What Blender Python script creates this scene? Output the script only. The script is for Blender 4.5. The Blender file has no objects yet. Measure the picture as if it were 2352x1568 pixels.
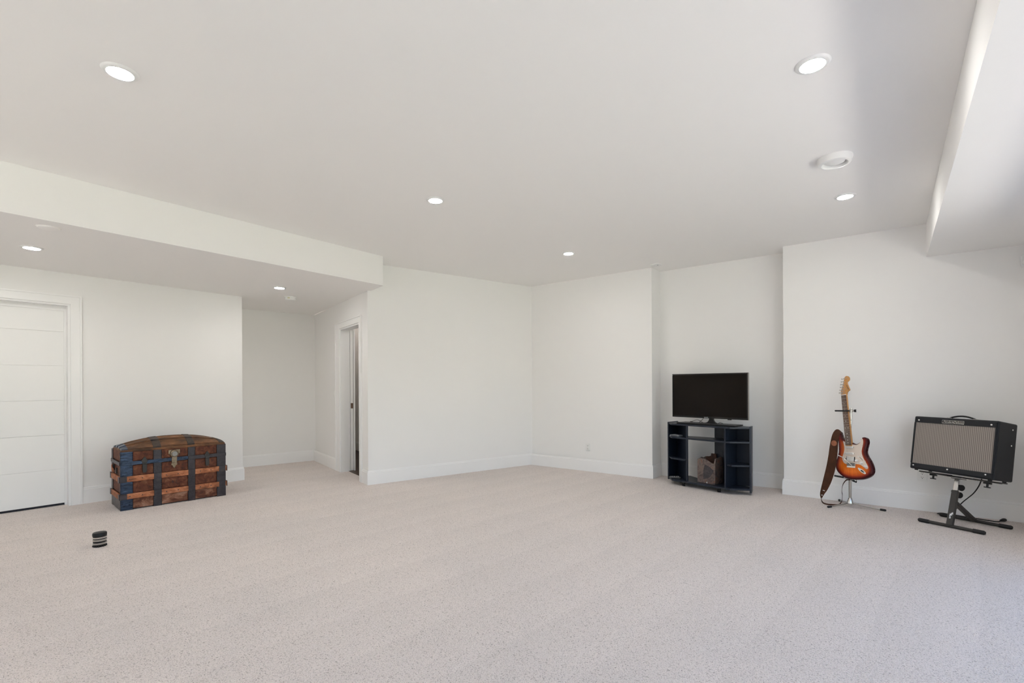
import bpy, bmesh, math, random
from mathutils import Vector, Matrix, Euler, noise
from mathutils.geometry import delaunay_2d_cdt
random.seed(7)
SC = bpy.context.scene
COL = SC.collection
R = math.radians

# ------------------------------------------------------------------ camera, sky, sun, exposure
# Room frame: x runs along the far right-hand wall towards the patio windows, y towards that wall, z up (metres)
cam_d = bpy.data.cameras.new('camera')
cam_d.sensor_width = 36.0
cam_d.lens = 36.0 * 1111.0 / 2352.0
cam_d.shift_y = 101.0 / 2352.0
cam_d.clip_start = 0.05
cam = bpy.data.objects.new('camera', cam_d)
COL.objects.link(cam)
_yaw = R(38)
def _old(x, y, z):
    return Vector((x*math.cos(_yaw)-y*math.sin(_yaw), x*math.sin(_yaw)+y*math.cos(_yaw), z))
_r = .005
cr, cu, cf = _old(math.cos(_r), 0, -math.sin(_r)), _old(math.sin(_r), 0, math.cos(_r)), _old(0, 1, 0)
M = Matrix.Identity(4)
for i in range(3):
    M[i][0], M[i][1], M[i][2] = cr[i], cu[i], -cf[i]
M[0][3], M[1][3], M[2][3] = 0, 0, 1.2
cam.matrix_world = M
SC.camera = cam

world = bpy.data.worlds.new('world')
SC.world = world
world.use_nodes = True
wn = world.node_tree
wn.nodes.clear()
sky = wn.nodes.new('ShaderNodeTexSky')
sky.sky_type = 'NISHITA'
sky.sun_disc = False
sky.sun_elevation = R(55)
sky.sun_rotation = R(250)
sky.air_density = 1.0
sky.dust_density = 2.2
bg = wn.nodes.new('ShaderNodeBackground')
bg.inputs['Strength'].default_value = 0.42
wo = wn.nodes.new('ShaderNodeOutputWorld')
wn.links.new(sky.outputs[0], bg.inputs[0])
wn.links.new(bg.outputs[0], wo.inputs[0])

sun_d = bpy.data.lights.new('sun', 'SUN')
sun_d.energy = 58.0
sun_d.color = (1.0, .965, .92)
sun_d.angle = R(.6)
sun = bpy.data.objects.new('sun', sun_d)
COL.objects.link(sun)
sun.rotation_euler = Vector((1.0, -.03, -1.44)).to_track_quat('-Z', 'Y').to_euler()
sun.location = (-6, 0, 9)

vs = SC.view_settings
vs.view_transform = 'Standard'
vs.look = 'None'
vs.gamma = 1.0
vs.use_curve_mapping = False
vs.exposure = 0.42
SC.display_settings.display_device = 'sRGB'
SC.cycles.use_denoising = True
SC.cycles.diffuse_bounces = 8
SC.cycles.max_bounces = 12
SC.cycles.sample_clamp_indirect = 6.0

# ------------------------------------------------------------------ materials
def srgb(r, g, b):
    f = lambda c: (c/255/12.92 if c/255 <= .04045 else ((c/255+.055)/1.055)**2.4)
    return (f(r), f(g), f(b), 1)

class NT:
    def __init__(self, name):
        self.m = bpy.data.materials.new(name)
        self.m.use_nodes = True
        self.t = self.m.node_tree
        self.b = self.t.nodes['Principled BSDF']
    def n(self, typ, **kw):
        nd = self.t.nodes.new(typ)
        for k, v in kw.items():
            if k in nd.inputs:
                nd.inputs[k].default_value = v
            else:
                setattr(nd, k, v)
        return nd
    def l(self, a, b):
        self.t.links.new(a, b)
    def coords(self, scale=(1, 1, 1), kind='Object'):
        tc = self.n('ShaderNodeTexCoord')
        mp = self.n('ShaderNodeMapping')
        mp.inputs['Scale'].default_value = scale
        self.l(tc.outputs[kind], mp.inputs[0])
        return mp.outputs[0]
    def ramp(self, fac, stops):
        cr_ = self.n('ShaderNodeValToRGB')
        e = cr_.color_ramp.elements
        e[0].position, e[0].color = stops[0]
        e[1].position, e[1].color = stops[-1]
        for p, c in stops[1:-1]:
            x = e.new(p)
            x.color = c
        self.l(fac, cr_.inputs[0])
        return cr_.outputs[0]

def mat(name, col, rough=.5, metal=0.0, bump=0.0, bscale=200, vary=0.0, vscale=6, spec=.5, coat=0.0, emit=0.0, stretch=(1, 1, 1)):
    k = NT(name)
    c = col if len(col) == 4 else (*col, 1)
    k.b.inputs['Base Color'].default_value = c
    k.b.inputs['Roughness'].default_value = rough
    k.b.inputs['Metallic'].default_value = metal
    k.b.inputs['Specular IOR Level'].default_value = spec
    if coat:
        k.b.inputs['Coat Weight'].default_value = coat
        k.b.inputs['Coat Roughness'].default_value = .06
    if emit:
        k.b.inputs['Emission Color'].default_value = c
        k.b.inputs['Emission Strength'].default_value = emit
    if bump or vary:
        co = k.coords(stretch)
    if vary:
        nz = k.n('ShaderNodeTexNoise', Scale=vscale, Detail=5.0)
        k.l(co, nz.inputs['Vector'])
        lo = tuple(x*(1-vary) for x in c[:3]) + (1,)
        hi = tuple(min(1, x*(1+vary)) for x in c[:3]) + (1,)
        k.l(k.ramp(nz.outputs[0], [(.3, lo), (.7, hi)]), k.b.inputs['Base Color'])
    if bump:
        n2 = k.n('ShaderNodeTexNoise', Scale=bscale, Detail=3.0)
        k.l(co, n2.inputs['Vector'])
        bp = k.n('ShaderNodeBump', Strength=bump, Distance=.001)
        k.l(n2.outputs[0], bp.inputs['Height'])
        k.l(bp.outputs[0], k.b.inputs['Normal'])
    return k.m

WALL = mat('wall_paint', (.862, .854, .838), .75, bump=.06, bscale=260, spec=.3)
CEIL = mat('ceiling_paint', (.875, .862, .845), .85, bump=.05, bscale=200, spec=.2)
TRIM = mat('trim_paint', (.88, .875, .865), .38, bump=.02, bscale=60)
DOORP = mat('door_paint', (.88, .875, .86), .42, bump=.02, bscale=60)
PLASTIC = mat('white_plastic', (.82, .82, .80), .4)
VENTM = mat('vent_enamel', (.80, .80, .79), .35)
GAPSHADE = mat('gap_shade', (.02, .022, .03), .8)
CHROME = mat('chrome', (.75, .74, .72), .18, 1.0)
STEEL = mat('dull_steel', (.50, .48, .45), .32, 1.0)
BRONZE = mat('bronze_plate', (.16, .10, .07), .4, .8)
BLACKPL = mat('black_plastic', (.010, .009, .009), .38, spec=.3)
RUBBER = mat('black_rubber', (.012, .011, .011), .7)
BLACKMETAL = mat('black_powder_coat', (.020, .017, .015), .42, bump=.15, bscale=600)
SCREEN = mat('screen_glass', (.007, .0045, .003), .12, spec=.14)
LAMINATE = mat('black_laminate', (.010, .015, .027), .36, bump=.05, bscale=300, spec=.45)
TOLEX = mat('black_tolex', (.009, .010, .013), .5, bump=.5, bscale=700, spec=.35)
WHITEINK = mat('white_ink', (.75, .75, .75), .6)
GREYINK = mat('grey_ink', (.5, .5, .5), .5)
BLACKINK = mat('black_ink', (.02, .016, .014), .7)
LAWN = mat('lawn', (.070, .086, .048), .9, vary=.4, vscale=3)
PATIO = mat('patio_concrete', (.60, .58, .54), .85, vary=.08, vscale=4)
ROOF = mat('roof_board', (.3, .28, .26), .9)
LENS = mat('lamp_lens', (1, .985, .95), .5, emit=195.0)

def carpet_mat():
    k = NT('carpet_pile')
    co = k.coords()
    wz = k.n('ShaderNodeTexNoise', Scale=70.0, Detail=2.0)
    k.l(co, wz.inputs['Vector'])
    ad = k.n('ShaderNodeMixRGB', blend_type='ADD')
    ad.inputs['Fac'].default_value = .018
    k.l(co, ad.inputs[1]); k.l(wz.outputs[1], ad.inputs[2])
    vo = k.n('ShaderNodeTexVoronoi', Scale=190.0)
    vo.feature = 'F1'
    k.l(ad.outputs[0], vo.inputs['Vector'])
    fn = k.n('ShaderNodeTexNoise', Scale=420.0, Detail=2.0)
    k.l(co, fn.inputs['Vector'])
    # nap laid in vacuum strokes: broad soft bands, fanned by a slow warp
    mp = k.n('ShaderNodeMapping')
    mp.inputs['Rotation'].default_value = (0, 0, R(6))
    tc = k.n('ShaderNodeTexCoord')
    k.l(tc.outputs['Object'], mp.inputs[0])
    wv = k.n('ShaderNodeTexWave', Scale=.80, Distortion=1.8, Detail=2.0)
    wv.inputs['Detail Scale'].default_value = .35
    wv.wave_profile = 'SAW'
    k.l(mp.outputs[0], wv.inputs['Vector'])
    big = k.n('ShaderNodeTexNoise', Scale=.9, Detail=2.0)
    k.l(co, big.inputs['Vector'])
    c1 = k.ramp(vo.outputs['Distance'], [(.20, (.90, .825, .785, 1)), (.58, (.83, .757, .718, 1)), (.80, (.62, .555, .52, 1)), (.96, (.42, .365, .335, 1))])  # gaps between tufts darkened in the colour, where shade would lie
    m1 = k.n('ShaderNodeMixRGB', blend_type='MULTIPLY')
    m1.inputs[0].default_value = 1.0
    k.l(c1, m1.inputs[1])
    k.l(k.ramp(fn.outputs[0], [(.30, (.86, .855, .85, 1)), (.70, (1.12, 1.12, 1.12, 1))]), m1.inputs[2])
    m2 = k.n('ShaderNodeMixRGB', blend_type='MULTIPLY')
    m2.inputs[0].default_value = 1.0
    k.l(m1.outputs[0], m2.inputs[1])
    k.l(k.ramp(wv.outputs['Color'], [(0, (.978, .978, .977, 1)), (1, (1.014, 1.014, 1.014, 1))]), m2.inputs[2])
    m3 = k.n('ShaderNodeMixRGB', blend_type='MULTIPLY')
    m3.inputs[0].default_value = 1.0
    k.l(m2.outputs[0], m3.inputs[1])
    k.l(k.ramp(big.outputs[0], [(.35, (.97, .975, .98, 1)), (.65, (1.03, 1.025, 1.02, 1))]), m3.inputs[2])
    k.l(m3.outputs[0], k.b.inputs['Base Color'])
    k.b.inputs['Roughness'].default_value = .95
    k.b.inputs['Specular IOR Level'].default_value = .1
    inv = k.n('ShaderNodeMath', operation='SUBTRACT')
    inv.inputs[0].default_value = 1.0
    k.l(vo.outputs['Distance'], inv.inputs[1])
    b1 = k.n('ShaderNodeBump', Strength=.8, Distance=.006)
    k.l(inv.outputs[0], b1.inputs['Height'])
    b2 = k.n('ShaderNodeBump', Strength=.5, Distance=.003)
    k.l(fn.outputs[0], b2.inputs['Height'])
    k.l(b1.outputs[0], b2.inputs['Normal'])
    k.l(b2.outputs[0], k.b.inputs['Normal'])
    return k.m
CARPET = carpet_mat()

def woodfloor_mat():
    k = NT('dark_wood_floor')
    co = k.coords((1, 9, 1))
    nz = k.n('ShaderNodeTexNoise', Scale=3.0, Detail=6.0)
    k.l(co, nz.inputs['Vector'])
    k.l(k.ramp(nz.outputs[0], [(.3, (.035, .022, .015, 1)), (.7, (.085, .055, .038, 1))]), k.b.inputs['Base Color'])
    k.b.inputs['Roughness'].default_value = .4
    return k.m
WOODFLOOR = woodfloor_mat()

def patchy(name, stops, scale=9, detail=8, rough=(.5, .8), bump=.5, bscale=40, stretch=(1, 1, 1), metal=0.0, spec=.5, distortion=.6):
    k = NT(name)
    co = k.coords(stretch)
    nz = k.n('ShaderNodeTexNoise', Scale=scale, Detail=detail, Roughness=.68, Distortion=distortion)
    k.l(co, nz.inputs['Vector'])
    k.l(k.ramp(nz.outputs[0], stops), k.b.inputs['Base Color'])
    n2 = k.n('ShaderNodeTexNoise', Scale=bscale, Detail=5.0)
    k.l(co, n2.inputs['Vector'])
    mr = k.n('ShaderNodeMapRange')
    mr.inputs['To Min'].default_value, mr.inputs['To Max'].default_value = rough
    k.l(n2.outputs[0], mr.inputs[0]); k.l(mr.outputs[0], k.b.inputs['Roughness'])
    bp = k.n('ShaderNodeBump', Strength=bump, Distance=.004)
    k.l(n2.outputs[0], bp.inputs['Height']); k.l(bp.outputs[0], k.b.inputs['Normal'])
    k.b.inputs['Metallic'].default_value = metal
    k.b.inputs['Specular IOR Level'].default_value = spec
    return k.m
RUSTPANEL = patchy('rusty_panel', [(.30, (.022, .008, .005, 1)), (.44, (.085, .024, .011, 1)), (.56, (.14, .044, .020, 1)), (.66, (.21, .085, .045, 1)), (.80, (.33, .19, .12, 1))], 22, bump=.35, detail=10, spec=.3)
RUSTSCUFF = patchy('scuffed_panel', [(.30, (.03, .011, .007, 1)), (.46, (.12, .040, .020, 1)), (.58, (.26, .125, .075, 1)), (.75, (.40, .25, .18, 1))], 9, bump=.35, detail=10, spec=.3, stretch=(1, 1, 1.6))
TRUNKTAN = patchy('worn_slat_wood', [(.30, (.045, .022, .018, 1)), (.42, (.24, .085, .038, 1)), (.55, (.42, .16, .072, 1)), (.68, (.52, .24, .135, 1)), (.80, (.16, .08, .055, 1))], 13, bump=.4, detail=10, stretch=(.7, 1, 1.3), spec=.3)
TRUNKLID = patchy('worn_lid_wood', [(.28, (.025, .013, .008, 1)), (.44, (.075, .036, .018, 1)), (.58, (.17, .075, .032, 1)), (.68, (.30, .14, .06, 1)), (.80, (.06, .032, .02, 1))], 9, bump=.4, detail=10, stretch=(.5, 1, 1), spec=.3)
LIDMETAL = patchy('brown_lid_tin', [(.3, (.022, .016, .013, 1)), (.6, (.065, .045, .035, 1)), (.8, (.10, .07, .05, 1))], 14, rough=(.4, .65), bump=.4, metal=.3)
TRUNKMETAL = patchy('blackened_tin', [(.3, (.016, .013, .016, 1)), (.55, (.036, .030, .036, 1)), (.75, (.065, .050, .050, 1))], 18, rough=(.25, .5), bump=.9, bscale=30, metal=.35, spec=.6)
TRUNKSKY = patchy('crinkled_tin_sky_sheen', [(.3, (.010, .016, .032, 1)), (.55, (.022, .042, .085, 1)), (.72, (.05, .085, .15, 1)), (.85, (.11, .14, .18, 1))], 10, rough=(.15, .35), bump=1.0, bscale=22, metal=.55, spec=.7, stretch=(.6, 1, 2.2), distortion=1.5)  # crinkled tin with the blue of reflected window sky put into its colour
BRASS = patchy('aged_brass', [(.3, (.13, .095, .06, 1)), (.6, (.32, .25, .17, 1)), (.8, (.42, .36, .27, 1))], 30, rough=(.3, .55), bump=.2, metal=.8)
LEATHER = patchy('brown_leather', [(.3, (.036, .014, .007, 1)), (.7, (.080, .031, .014, 1))], 14, rough=(.6, .8), bump=.2, bscale=160, spec=.2)
LEATHERTAN = mat('tan_leather', (.30, .10, .045), .6, vary=.2, vscale=40)
STONE = patchy('mottled_brown_block', [(.28, (.028, .018, .018, 1)), (.44, (.085, .060, .056, 1)), (.56, (.16, .12, .10, 1)), (.64, (.15, .045, .026, 1)), (.72, (.20, .15, .12, 1)), (.84, (.42, .36, .28, 1))], 16, rough=(.3, .7), bump=.6, bscale=30, distortion=1.6)
STONEDARK = patchy('dark_slate_patch', [(.3, (.018, .015, .018, 1)), (.6, (.055, .045, .05, 1)), (.8, (.13, .10, .09, 1))], 20, rough=(.3, .6), bump=.5)
STONEIN = patchy('rust_brown_inside', [(.3, (.03, .012, .007, 1)), (.7, (.085, .03, .016, 1))], 20, bump=.5)
MAPLE = mat('amber_maple', (.50, .235, .065), .25, vary=.12, vscale=20, coat=.5, stretch=(1, 1, .2))
ROSEWOOD = patchy('rosewood', [(.3, (.070, .032, .019, 1)), (.7, (.16, .082, .052, 1))], 30, rough=(.5, .7), spec=.25, bump=.15, bscale=200, stretch=(1, 1, .15))
PARCHMENT = mat('aged_white_plastic', (.72, .62, .53), .35)
CREAM = mat('cream_plastic', (.80, .78, .75), .35)
PEARL = mat('pearl_dot', (.85, .84, .80), .3)
BRIDGEDARK = mat('bridge_saddles', (.22, .21, .20), .35, .9)

def burst_mat():
    k = NT('sunburst_lacquer')
    at = k.n('ShaderNodeAttribute', attribute_name='burst')
    co = k.coords((1, 1, .12))
    nz = k.n('ShaderNodeTexNoise', Scale=60.0, Detail=4.0)
    k.l(co, nz.inputs['Vector'])
    base = k.ramp(at.outputs['Fac'], [(0.0, (.040, .004, .005, 1)), (.16, (.070, .006, .006, 1)), (.34, (.20, .017, .007, 1)), (.58, (.46, .070, .007, 1)), (1.0, (.66, .150, .012, 1))])
    mx = k.n('ShaderNodeMixRGB', blend_type='MULTIPLY')
    mx.inputs[0].default_value = 1.0
    k.l(base, mx.inputs[1])
    k.l(k.ramp(nz.outputs[0], [(.35, (.85, .82, .8, 1)), (.65, (1.1, 1.1, 1.1, 1))]), mx.inputs[2])
    k.l(mx.outputs[0], k.b.inputs['Base Color'])
    k.b.inputs['Roughness'].default_value = .3
    k.b.inputs['Coat Weight'].default_value = .22
    k.b.inputs['Specular IOR Level'].default_value = .12
    k.b.inputs['Coat Roughness'].default_value = .08
    return k.m
BURST = burst_mat()

def grille_mat():
    k = NT('silver_grille_cloth')
    co = k.coords()
    sx = k.n('ShaderNodeSeparateXYZ')
    k.l(co, sx.inputs[0])
    def tri(out, freq, sharp):
        a = k.n('ShaderNodeMath', operation='MULTIPLY'); a.inputs[1].default_value = freq
        k.l(out, a.inputs[0])
        s = k.n('ShaderNodeMath', operation='SINE')
        k.l(a.outputs[0], s.inputs[0])
        mr = k.n('ShaderNodeMapRange')
        mr.inputs['From Min'].default_value, mr.inputs['From Max'].default_value = -sharp, sharp
        k.l(s.outputs[0], mr.inputs[0])
        return mr.outputs[0]
    a = tri(sx.outputs[0], 2*math.pi/.0125, 1.0)
    b = tri(sx.outputs[2], 2*math.pi/.0050, 1.0)
    c = k.n('ShaderNodeMath', operation='MULTIPLY'); c.inputs[1].default_value = .55
    k.l(a, c.inputs[0])
    d = k.n('ShaderNodeMath', operation='MULTIPLY_ADD'); d.inputs[1].default_value = .3
    k.l(b, d.inputs[0]); k.l(c.outputs[0], d.inputs[2])
    k.l(k.ramp(d.outputs[0], [(.05, (.105, .088, .078, 1)), (.8, (.37, .325, .285, 1))]), k.b.inputs['Base Color'])
    bp = k.n('ShaderNodeBump', Strength=.4, Distance=.001)
    k.l(d.outputs[0], bp.inputs['Height']); k.l(bp.outputs[0], k.b.inputs['Normal'])
    k.b.inputs['Roughness'].default_value = .7
    return k.m
GRILLE = grille_mat()

# ------------------------------------------------------------------ mesh helpers
class MB:
    """collects shapes into one bmesh, then links them as ONE mesh object"""
    def __init__(self):
        self.bm = bmesh.new()
    def _put(self, verts, M):
        if M is not None:
            bmesh.ops.transform(self.bm, matrix=M, verts=verts)
    def box(self, c, d, M=None):
        r = bmesh.ops.create_cube(self.bm, size=1)
        vv = r['verts']
        for v in vv:
            v.co = Vector((v.co.x*d[0]+c[0], v.co.y*d[1]+c[1], v.co.z*d[2]+c[2]))
        self._put(vv, M)
        return self
    def prism(self, pts, z0, z1, M=None):
        n = len(pts)
        a = [self.bm.verts.new((p[0], p[1], z0)) for p in pts]
        b = [self.bm.verts.new((p[0], p[1], z1)) for p in pts]
        self.bm.faces.new(list(reversed(a)))
        self.bm.faces.new(b)
        for i in range(n):
            self.bm.faces.new((a[i], a[(i+1) % n], b[(i+1) % n], b[i]))
        self._put(a+b, M)
        return self
    def plate(self, pts, y0, y1, M=None):
        """outline in x,z given thickness in y"""
        n = len(pts)
        a = [self.bm.verts.new((p[0], y0, p[1])) for p in pts]
        b = [self.bm.verts.new((p[0], y1, p[1])) for p in pts]
        self.bm.faces.new(a)
        self.bm.faces.new(list(reversed(b)))
        for i in range(n):
            self.bm.faces.new((a[(i+1) % n], a[i], b[i], b[(i+1) % n]))
        self._put(a+b, M)
        return self
    def cyl(self, p0, p1, r0, r1=None, n=16, M=None):
        r1 = r0 if r1 is None else r1
        p0, p1 = Vector(p0), Vector(p1)
        ax = (p1-p0).normalized()
        t = ax.orthogonal().normalized(); s = ax.cross(t)
        A, B = [], []
        for i in range(n):
            w = 2*math.pi*i/n
            o = t*math.cos(w)+s*math.sin(w)
            A.append(self.bm.verts.new(p0+o*r0)); B.append(self.bm.verts.new(p1+o*r1))
        self.bm.faces.new(list(reversed(A))); self.bm.faces.new(B)
        for i in range(n):
            j = (i+1) % n
            self.bm.faces.new((A[i], A[j], B[j], B[i]))
        self._put(A+B, M)
        return self
    def lathe(self, prof, n=32, M=None):
        rings, vs_ = [], []
        for (r, z) in prof:
            if r < 1e-6:
                v = self.bm.verts.new((0, 0, z)); rings.append([v]); vs_.append(v)
            else:
                g = [self.bm.verts.new((r*math.cos(2*math.pi*i/n), r*math.sin(2*math.pi*i/n), z)) for i in range(n)]
                rings.append(g); vs_ += g
        for a, b in zip(rings, rings[1:]):
            for i in range(n):
                j = (i+1) % n
                if len(a) == 1 and len(b) == 1: continue
                if len(a) == 1: self.bm.faces.new((a[0], b[j], b[i]))
                elif len(b) == 1: self.bm.faces.new((a[i], a[j], b[0]))
                else: self.bm.faces.new((a[i], a[j], b[j], b[i]))
        self._put(vs_, M)
        return self
    def tube(self, pts, r, n=8, M=None):
        pts = [Vector(p) for p in pts]
        rad = r if isinstance(r, (list, tuple)) else [r]*len(pts)
        prev = None; rings = []; vs_ = []
        for i, p in enumerate(pts):
            d = (pts[min(i+1, len(pts)-1)]-pts[max(i-1, 0)]).normalized()
            if prev is None: t = d.orthogonal().normalized()
            else:
                t = prev-d*prev.dot(d)
                t = t.normalized() if t.length > 1e-6 else d.orthogonal().normalized()
            prev = t; s = d.cross(t)
            g = [self.bm.verts.new(p+(t*math.cos(2*math.pi*k/n)+s*math.sin(2*math.pi*k/n))*rad[i]) for k in range(n)]
            rings.append(g); vs_ += g
        for a, b in zip(rings, rings[1:]):
            for k in range(n):
                j = (k+1) % n
                self.bm.faces.new((a[k], a[j], b[j], b[k]))
        self.bm.faces.new(list(reversed(rings[0]))); self.bm.faces.new(rings[-1])
        self._put(vs_, M)
        return self
    def strip(self, L_, R_, thick):
        """a ribbon between two polylines, given a thickness along its own normals"""
        L_, R_ = [Vector(p) for p in L_], [Vector(p) for p in R_]
        n = len(L_); rows = []
        for i in range(n):
            d = (L_[min(i+1, n-1)]+R_[min(i+1, n-1)]-L_[max(i-1, 0)]-R_[max(i-1, 0)]).normalized()
            w = (R_[i]-L_[i]).normalized()
            nn = d.cross(w).normalized()*thick*.5
            rows.append([self.bm.verts.new(q) for q in (L_[i]+nn, R_[i]+nn, R_[i]-nn, L_[i]-nn)])
        for a, b in zip(rows, rows[1:]):
            for k in range(4):
                j = (k+1) % 4
                self.bm.faces.new((a[k], a[j], b[j], b[k]))
        self.bm.faces.new(list(reversed(rows[0]))); self.bm.faces.new(rows[-1])
        return self
    def sweep(self, prof, path):
        """profile (offset to the left of travel, z) mitred along an open floor path"""
        P = [Vector((p[0], p[1])) for p in path]; rows = []
        for i, p in enumerate(P):
            def nrm(a, b):
                d = (b-a).normalized(); return Vector((-d.y, d.x))
            if i == 0: m = nrm(P[0], P[1])
            elif i == len(P)-1: m = nrm(P[-2], P[-1])
            else:
                a, b = nrm(P[i-1], p), nrm(p, P[i+1])
                m = (a+b); m = m/(m.dot(a))
            rows.append([self.bm.verts.new((p.x+m.x*o, p.y+m.y*o, z)) for o, z in prof])
        k = len(prof)
        for a, b in zip(rows, rows[1:]):
            for i in range(k):
                j = (i+1) % k
                self.bm.faces.new((a[i], b[i], b[j], a[j]))
        self.bm.faces.new(rows[0]); self.bm.faces.new(list(reversed(rows[-1])))
        return self
    def build(self, name, m, parent=None, bevel=0.0, seg=2, smooth=None, loc=None):
        bmesh.ops.recalc_face_normals(self.bm, faces=self.bm.faces[:])
        me = bpy.data.meshes.new(name)
        self.bm.to_mesh(me); self.bm.free()
        o = bpy.data.objects.new(name, me)
        COL.objects.link(o)
        for mm in (m if isinstance(m, (list, tuple)) else [m]): me.materials.append(mm)
        if smooth:
            me.shade_smooth(); me.set_sharp_from_angle(angle=R(smooth))
        if bevel:
            b = o.modifiers.new('bevel', 'BEVEL')
            b.width = bevel; b.segments = seg; b.limit_method = 'ANGLE'; b.angle_limit = R(40)
        if parent: o.parent = parent
        if loc: o.location = loc
        return o

def tag(o, label=None, cat=None, group=None, kind=None):
    if label: o['label'] = label
    if cat: o['category'] = cat
    if group: o['group'] = group
    if kind: o['kind'] = kind
    return o

def thing(name, label, cat, loc=(0, 0, 0), rz=0.0, group=None):
    o = bpy.data.objects.new(name, None)
    o.empty_display_size = .05
    COL.objects.link(o)
    o.location = loc; o.rotation_euler = (0, 0, rz)
    return tag(o, label, cat, group)

def struct(name, mb, m, label=None, parent=None, **kw):
    o = mb.build(name, m, parent, **kw)
    if parent is None: o['kind'] = 'structure'
    if label: o['label'] = label
    return o

def copy_tree(o, parent=None):
    c = o.copy(); COL.objects.link(c)
    if parent: c.parent = parent
    for ch in list(o.children): copy_tree(ch, c)
    return c

def text(name, s, size, m, parent, Mx, extrude=.0004, shear=0.0, align='CENTER'):
    cu_ = bpy.data.curves.new(name, 'FONT')
    cu_.body = s; cu_.size = size; cu_.extrude = extrude; cu_.shear = shear
    cu_.align_x = align; cu_.align_y = 'CENTER'
    t = bpy.data.objects.new(name, cu_); COL.objects.link(t)
    dg = bpy.context.evaluated_depsgraph_get()
    me = bpy.data.meshes.new_from_object(t.evaluated_get(dg))
    bpy.data.objects.remove(t); bpy.data.curves.remove(cu_)
    me.name = name
    me.materials.clear(); me.materials.append(m)
    me.transform(Mx)
    o = bpy.data.objects.new(name, me); COL.objects.link(o)
    if parent: o.parent = parent
    return o
FACE = Matrix.Rotation(R(90), 4, 'X')     # text lying in x,z and read from -y

def smoothline(pts, k=6, closed=False):
    P = [Vector(p) for p in pts]; out = []; n = len(P)
    rng = n if closed else n-1
    for i in range(rng):
        if closed: a, b, c, d = P[(i-1) % n], P[i], P[(i+1) % n], P[(i+2) % n]
        else: a, b, c, d = P[max(i-1, 0)], P[i], P[i+1], P[min(i+2, n-1)]
        for j in range(k):
            t = j/k
            out.append(.5*((2*b)+(c-a)*t+(2*a-5*b+4*c-d)*t*t+(3*b-a-3*c+d)*t**3))
    if not closed: out.append(P[-1])
    return out

# ------------------------------------------------------------------ the room shell
CZ, LZ, SZ = 2.70, 2.362, 2.387
A = Vector((-4.285, 5.955)); B = Vector((-4.991, 3.536)); H2 = Vector((-7.364, 4.214)); H1 = Vector((-7.586, 3.232))
YR = 5.985                                   # face of the far right-hand wall
XL = -6.585                                  # face of the left wall
XW = 1.0                                     # inner face of the patio window wall
YF = -2.6                                    # wall behind the camera
T = .015                                     # baseboard thickness
mdir = (A-B).normalized(); mn = Vector((mdir.y, -mdir.x))          # mid wall: along, and into the room
cdir = (H2-B).normalized(); cn = Vector((-cdir.y, cdir.x))         # hall door wall: along into the hall
if cn.y > 0: cn = -cn                                             # faces the hall
hdir = (H1-H2).normalized(); hn = Vector((-hdir.y, hdir.x))
if hn.x < 0: hn = -hn
A_, B_ = A-mn*T, B-mn*T-cn*T
def onc(t, d): return B_+cdir*t-cn*d         # point on the hall door wall, t along, d behind its face
def two(v): return (v.x, v.y)

struct('floor', MB().prism([(-10, YF-.2), (XW+.15, YF-.2), (XW+.15, 6.5), (-4.3, 6.5), (-10, 6.5)], -.12, 0), CARPET, 'light beige cut pile wall to wall carpet')
struct('ceiling', MB().prism([(-10, YF-.2), (XW+.2, YF-.2), (XW+.2, 6.5), (-4.3, 6.5), (-10, 6.5)], CZ, CZ+.2), CEIL, 'smooth white painted main ceiling')
# dropped ceiling over the left side and the hall, its long face reading as a beam
P0 = Vector((-4.609, 3.49))
w = cdir; t_ = ((B_-P0).cross(mdir))/(w.cross(mdir)) if hasattr(Vector((0, 0)), 'cross') else 0
P1 = P0+w*t_-mn*.001
hl = H2+hdir*3.6
struct('ceiling_lower', MB().prism([(P0.x, YF), two(P0), two(P1), two(B_+cn*.001), two(H2-hn*T+cn*.001), two(hl-hn*T), (-8.3, .7), (XL-.12, YF)], LZ, CZ-.001), CEIL, 'lower white ceiling with beam like face over the left side')
struct('ceiling_bulkhead', MB().prism([(.275, YF), (XW, YF), (XW, YR), (.275, YR)], SZ, CZ-.001), CEIL, 'boxed white bulkhead along the window side')

# right-hand wall with its shallow niche, one piece
CX0, DX0, NY = -2.386-T, -.93+T, 6.275
struct('wall_right', MB().prism([(A_.x-.05, YR), (CX0, YR), (CX0, NY), (DX0, NY), (DX0, YR), (XW+.15, YR), (XW+.15, 6.45), (A_.x-.05, 6.45)], 0, CZ), WALL, 'off white right wall with a shallow recess behind the television')
# mid wall
struct('wall_back', MB().prism([two(B_), two(A_+mdir*.03), two(A_+mdir*.03-mn*.14), two(B_-mn*.14+mdir*.12)], 0, CZ), WALL, 'off white angled back wall facing the camera')
# hall door wall with the doorway
O0, O1, OH = .288, 1.106, 2.005
wd = .127
mb = MB()
mb.prism([two(onc(0, .0)), two(onc(O0, 0)), two(onc(O0, wd)), two(onc(.13, wd))], 0, LZ)
mb.prism([two(onc(O0, 0)), two(onc(O1, 0)), two(onc(O1, wd)), two(onc(O0, wd))], OH, LZ)
mb.prism([two(onc(O1, 0)), two(onc(4.1, 0)), two(onc(4.1, wd)), two(onc(O1, wd))], 0, LZ)
struct('wall_hall_right', mb, WALL, 'off white hall wall holding the open doorway')
h2_, h1_ = H2-hn*T, hl-hn*T
struct('wall_hall_end', MB().prism([two(h2_-hdir*.02), two(h1_), two(h1_-hn*.12), two(h2_-hdir*.02-hn*.12)], 0, LZ), WALL, 'off white wall closing the far end of the hall')
struct('wall_hall_left', MB().box(((XL-.13-8.5)/2, .78, LZ/2), (8.5+XL-.13, .12, LZ)), WALL)
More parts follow.
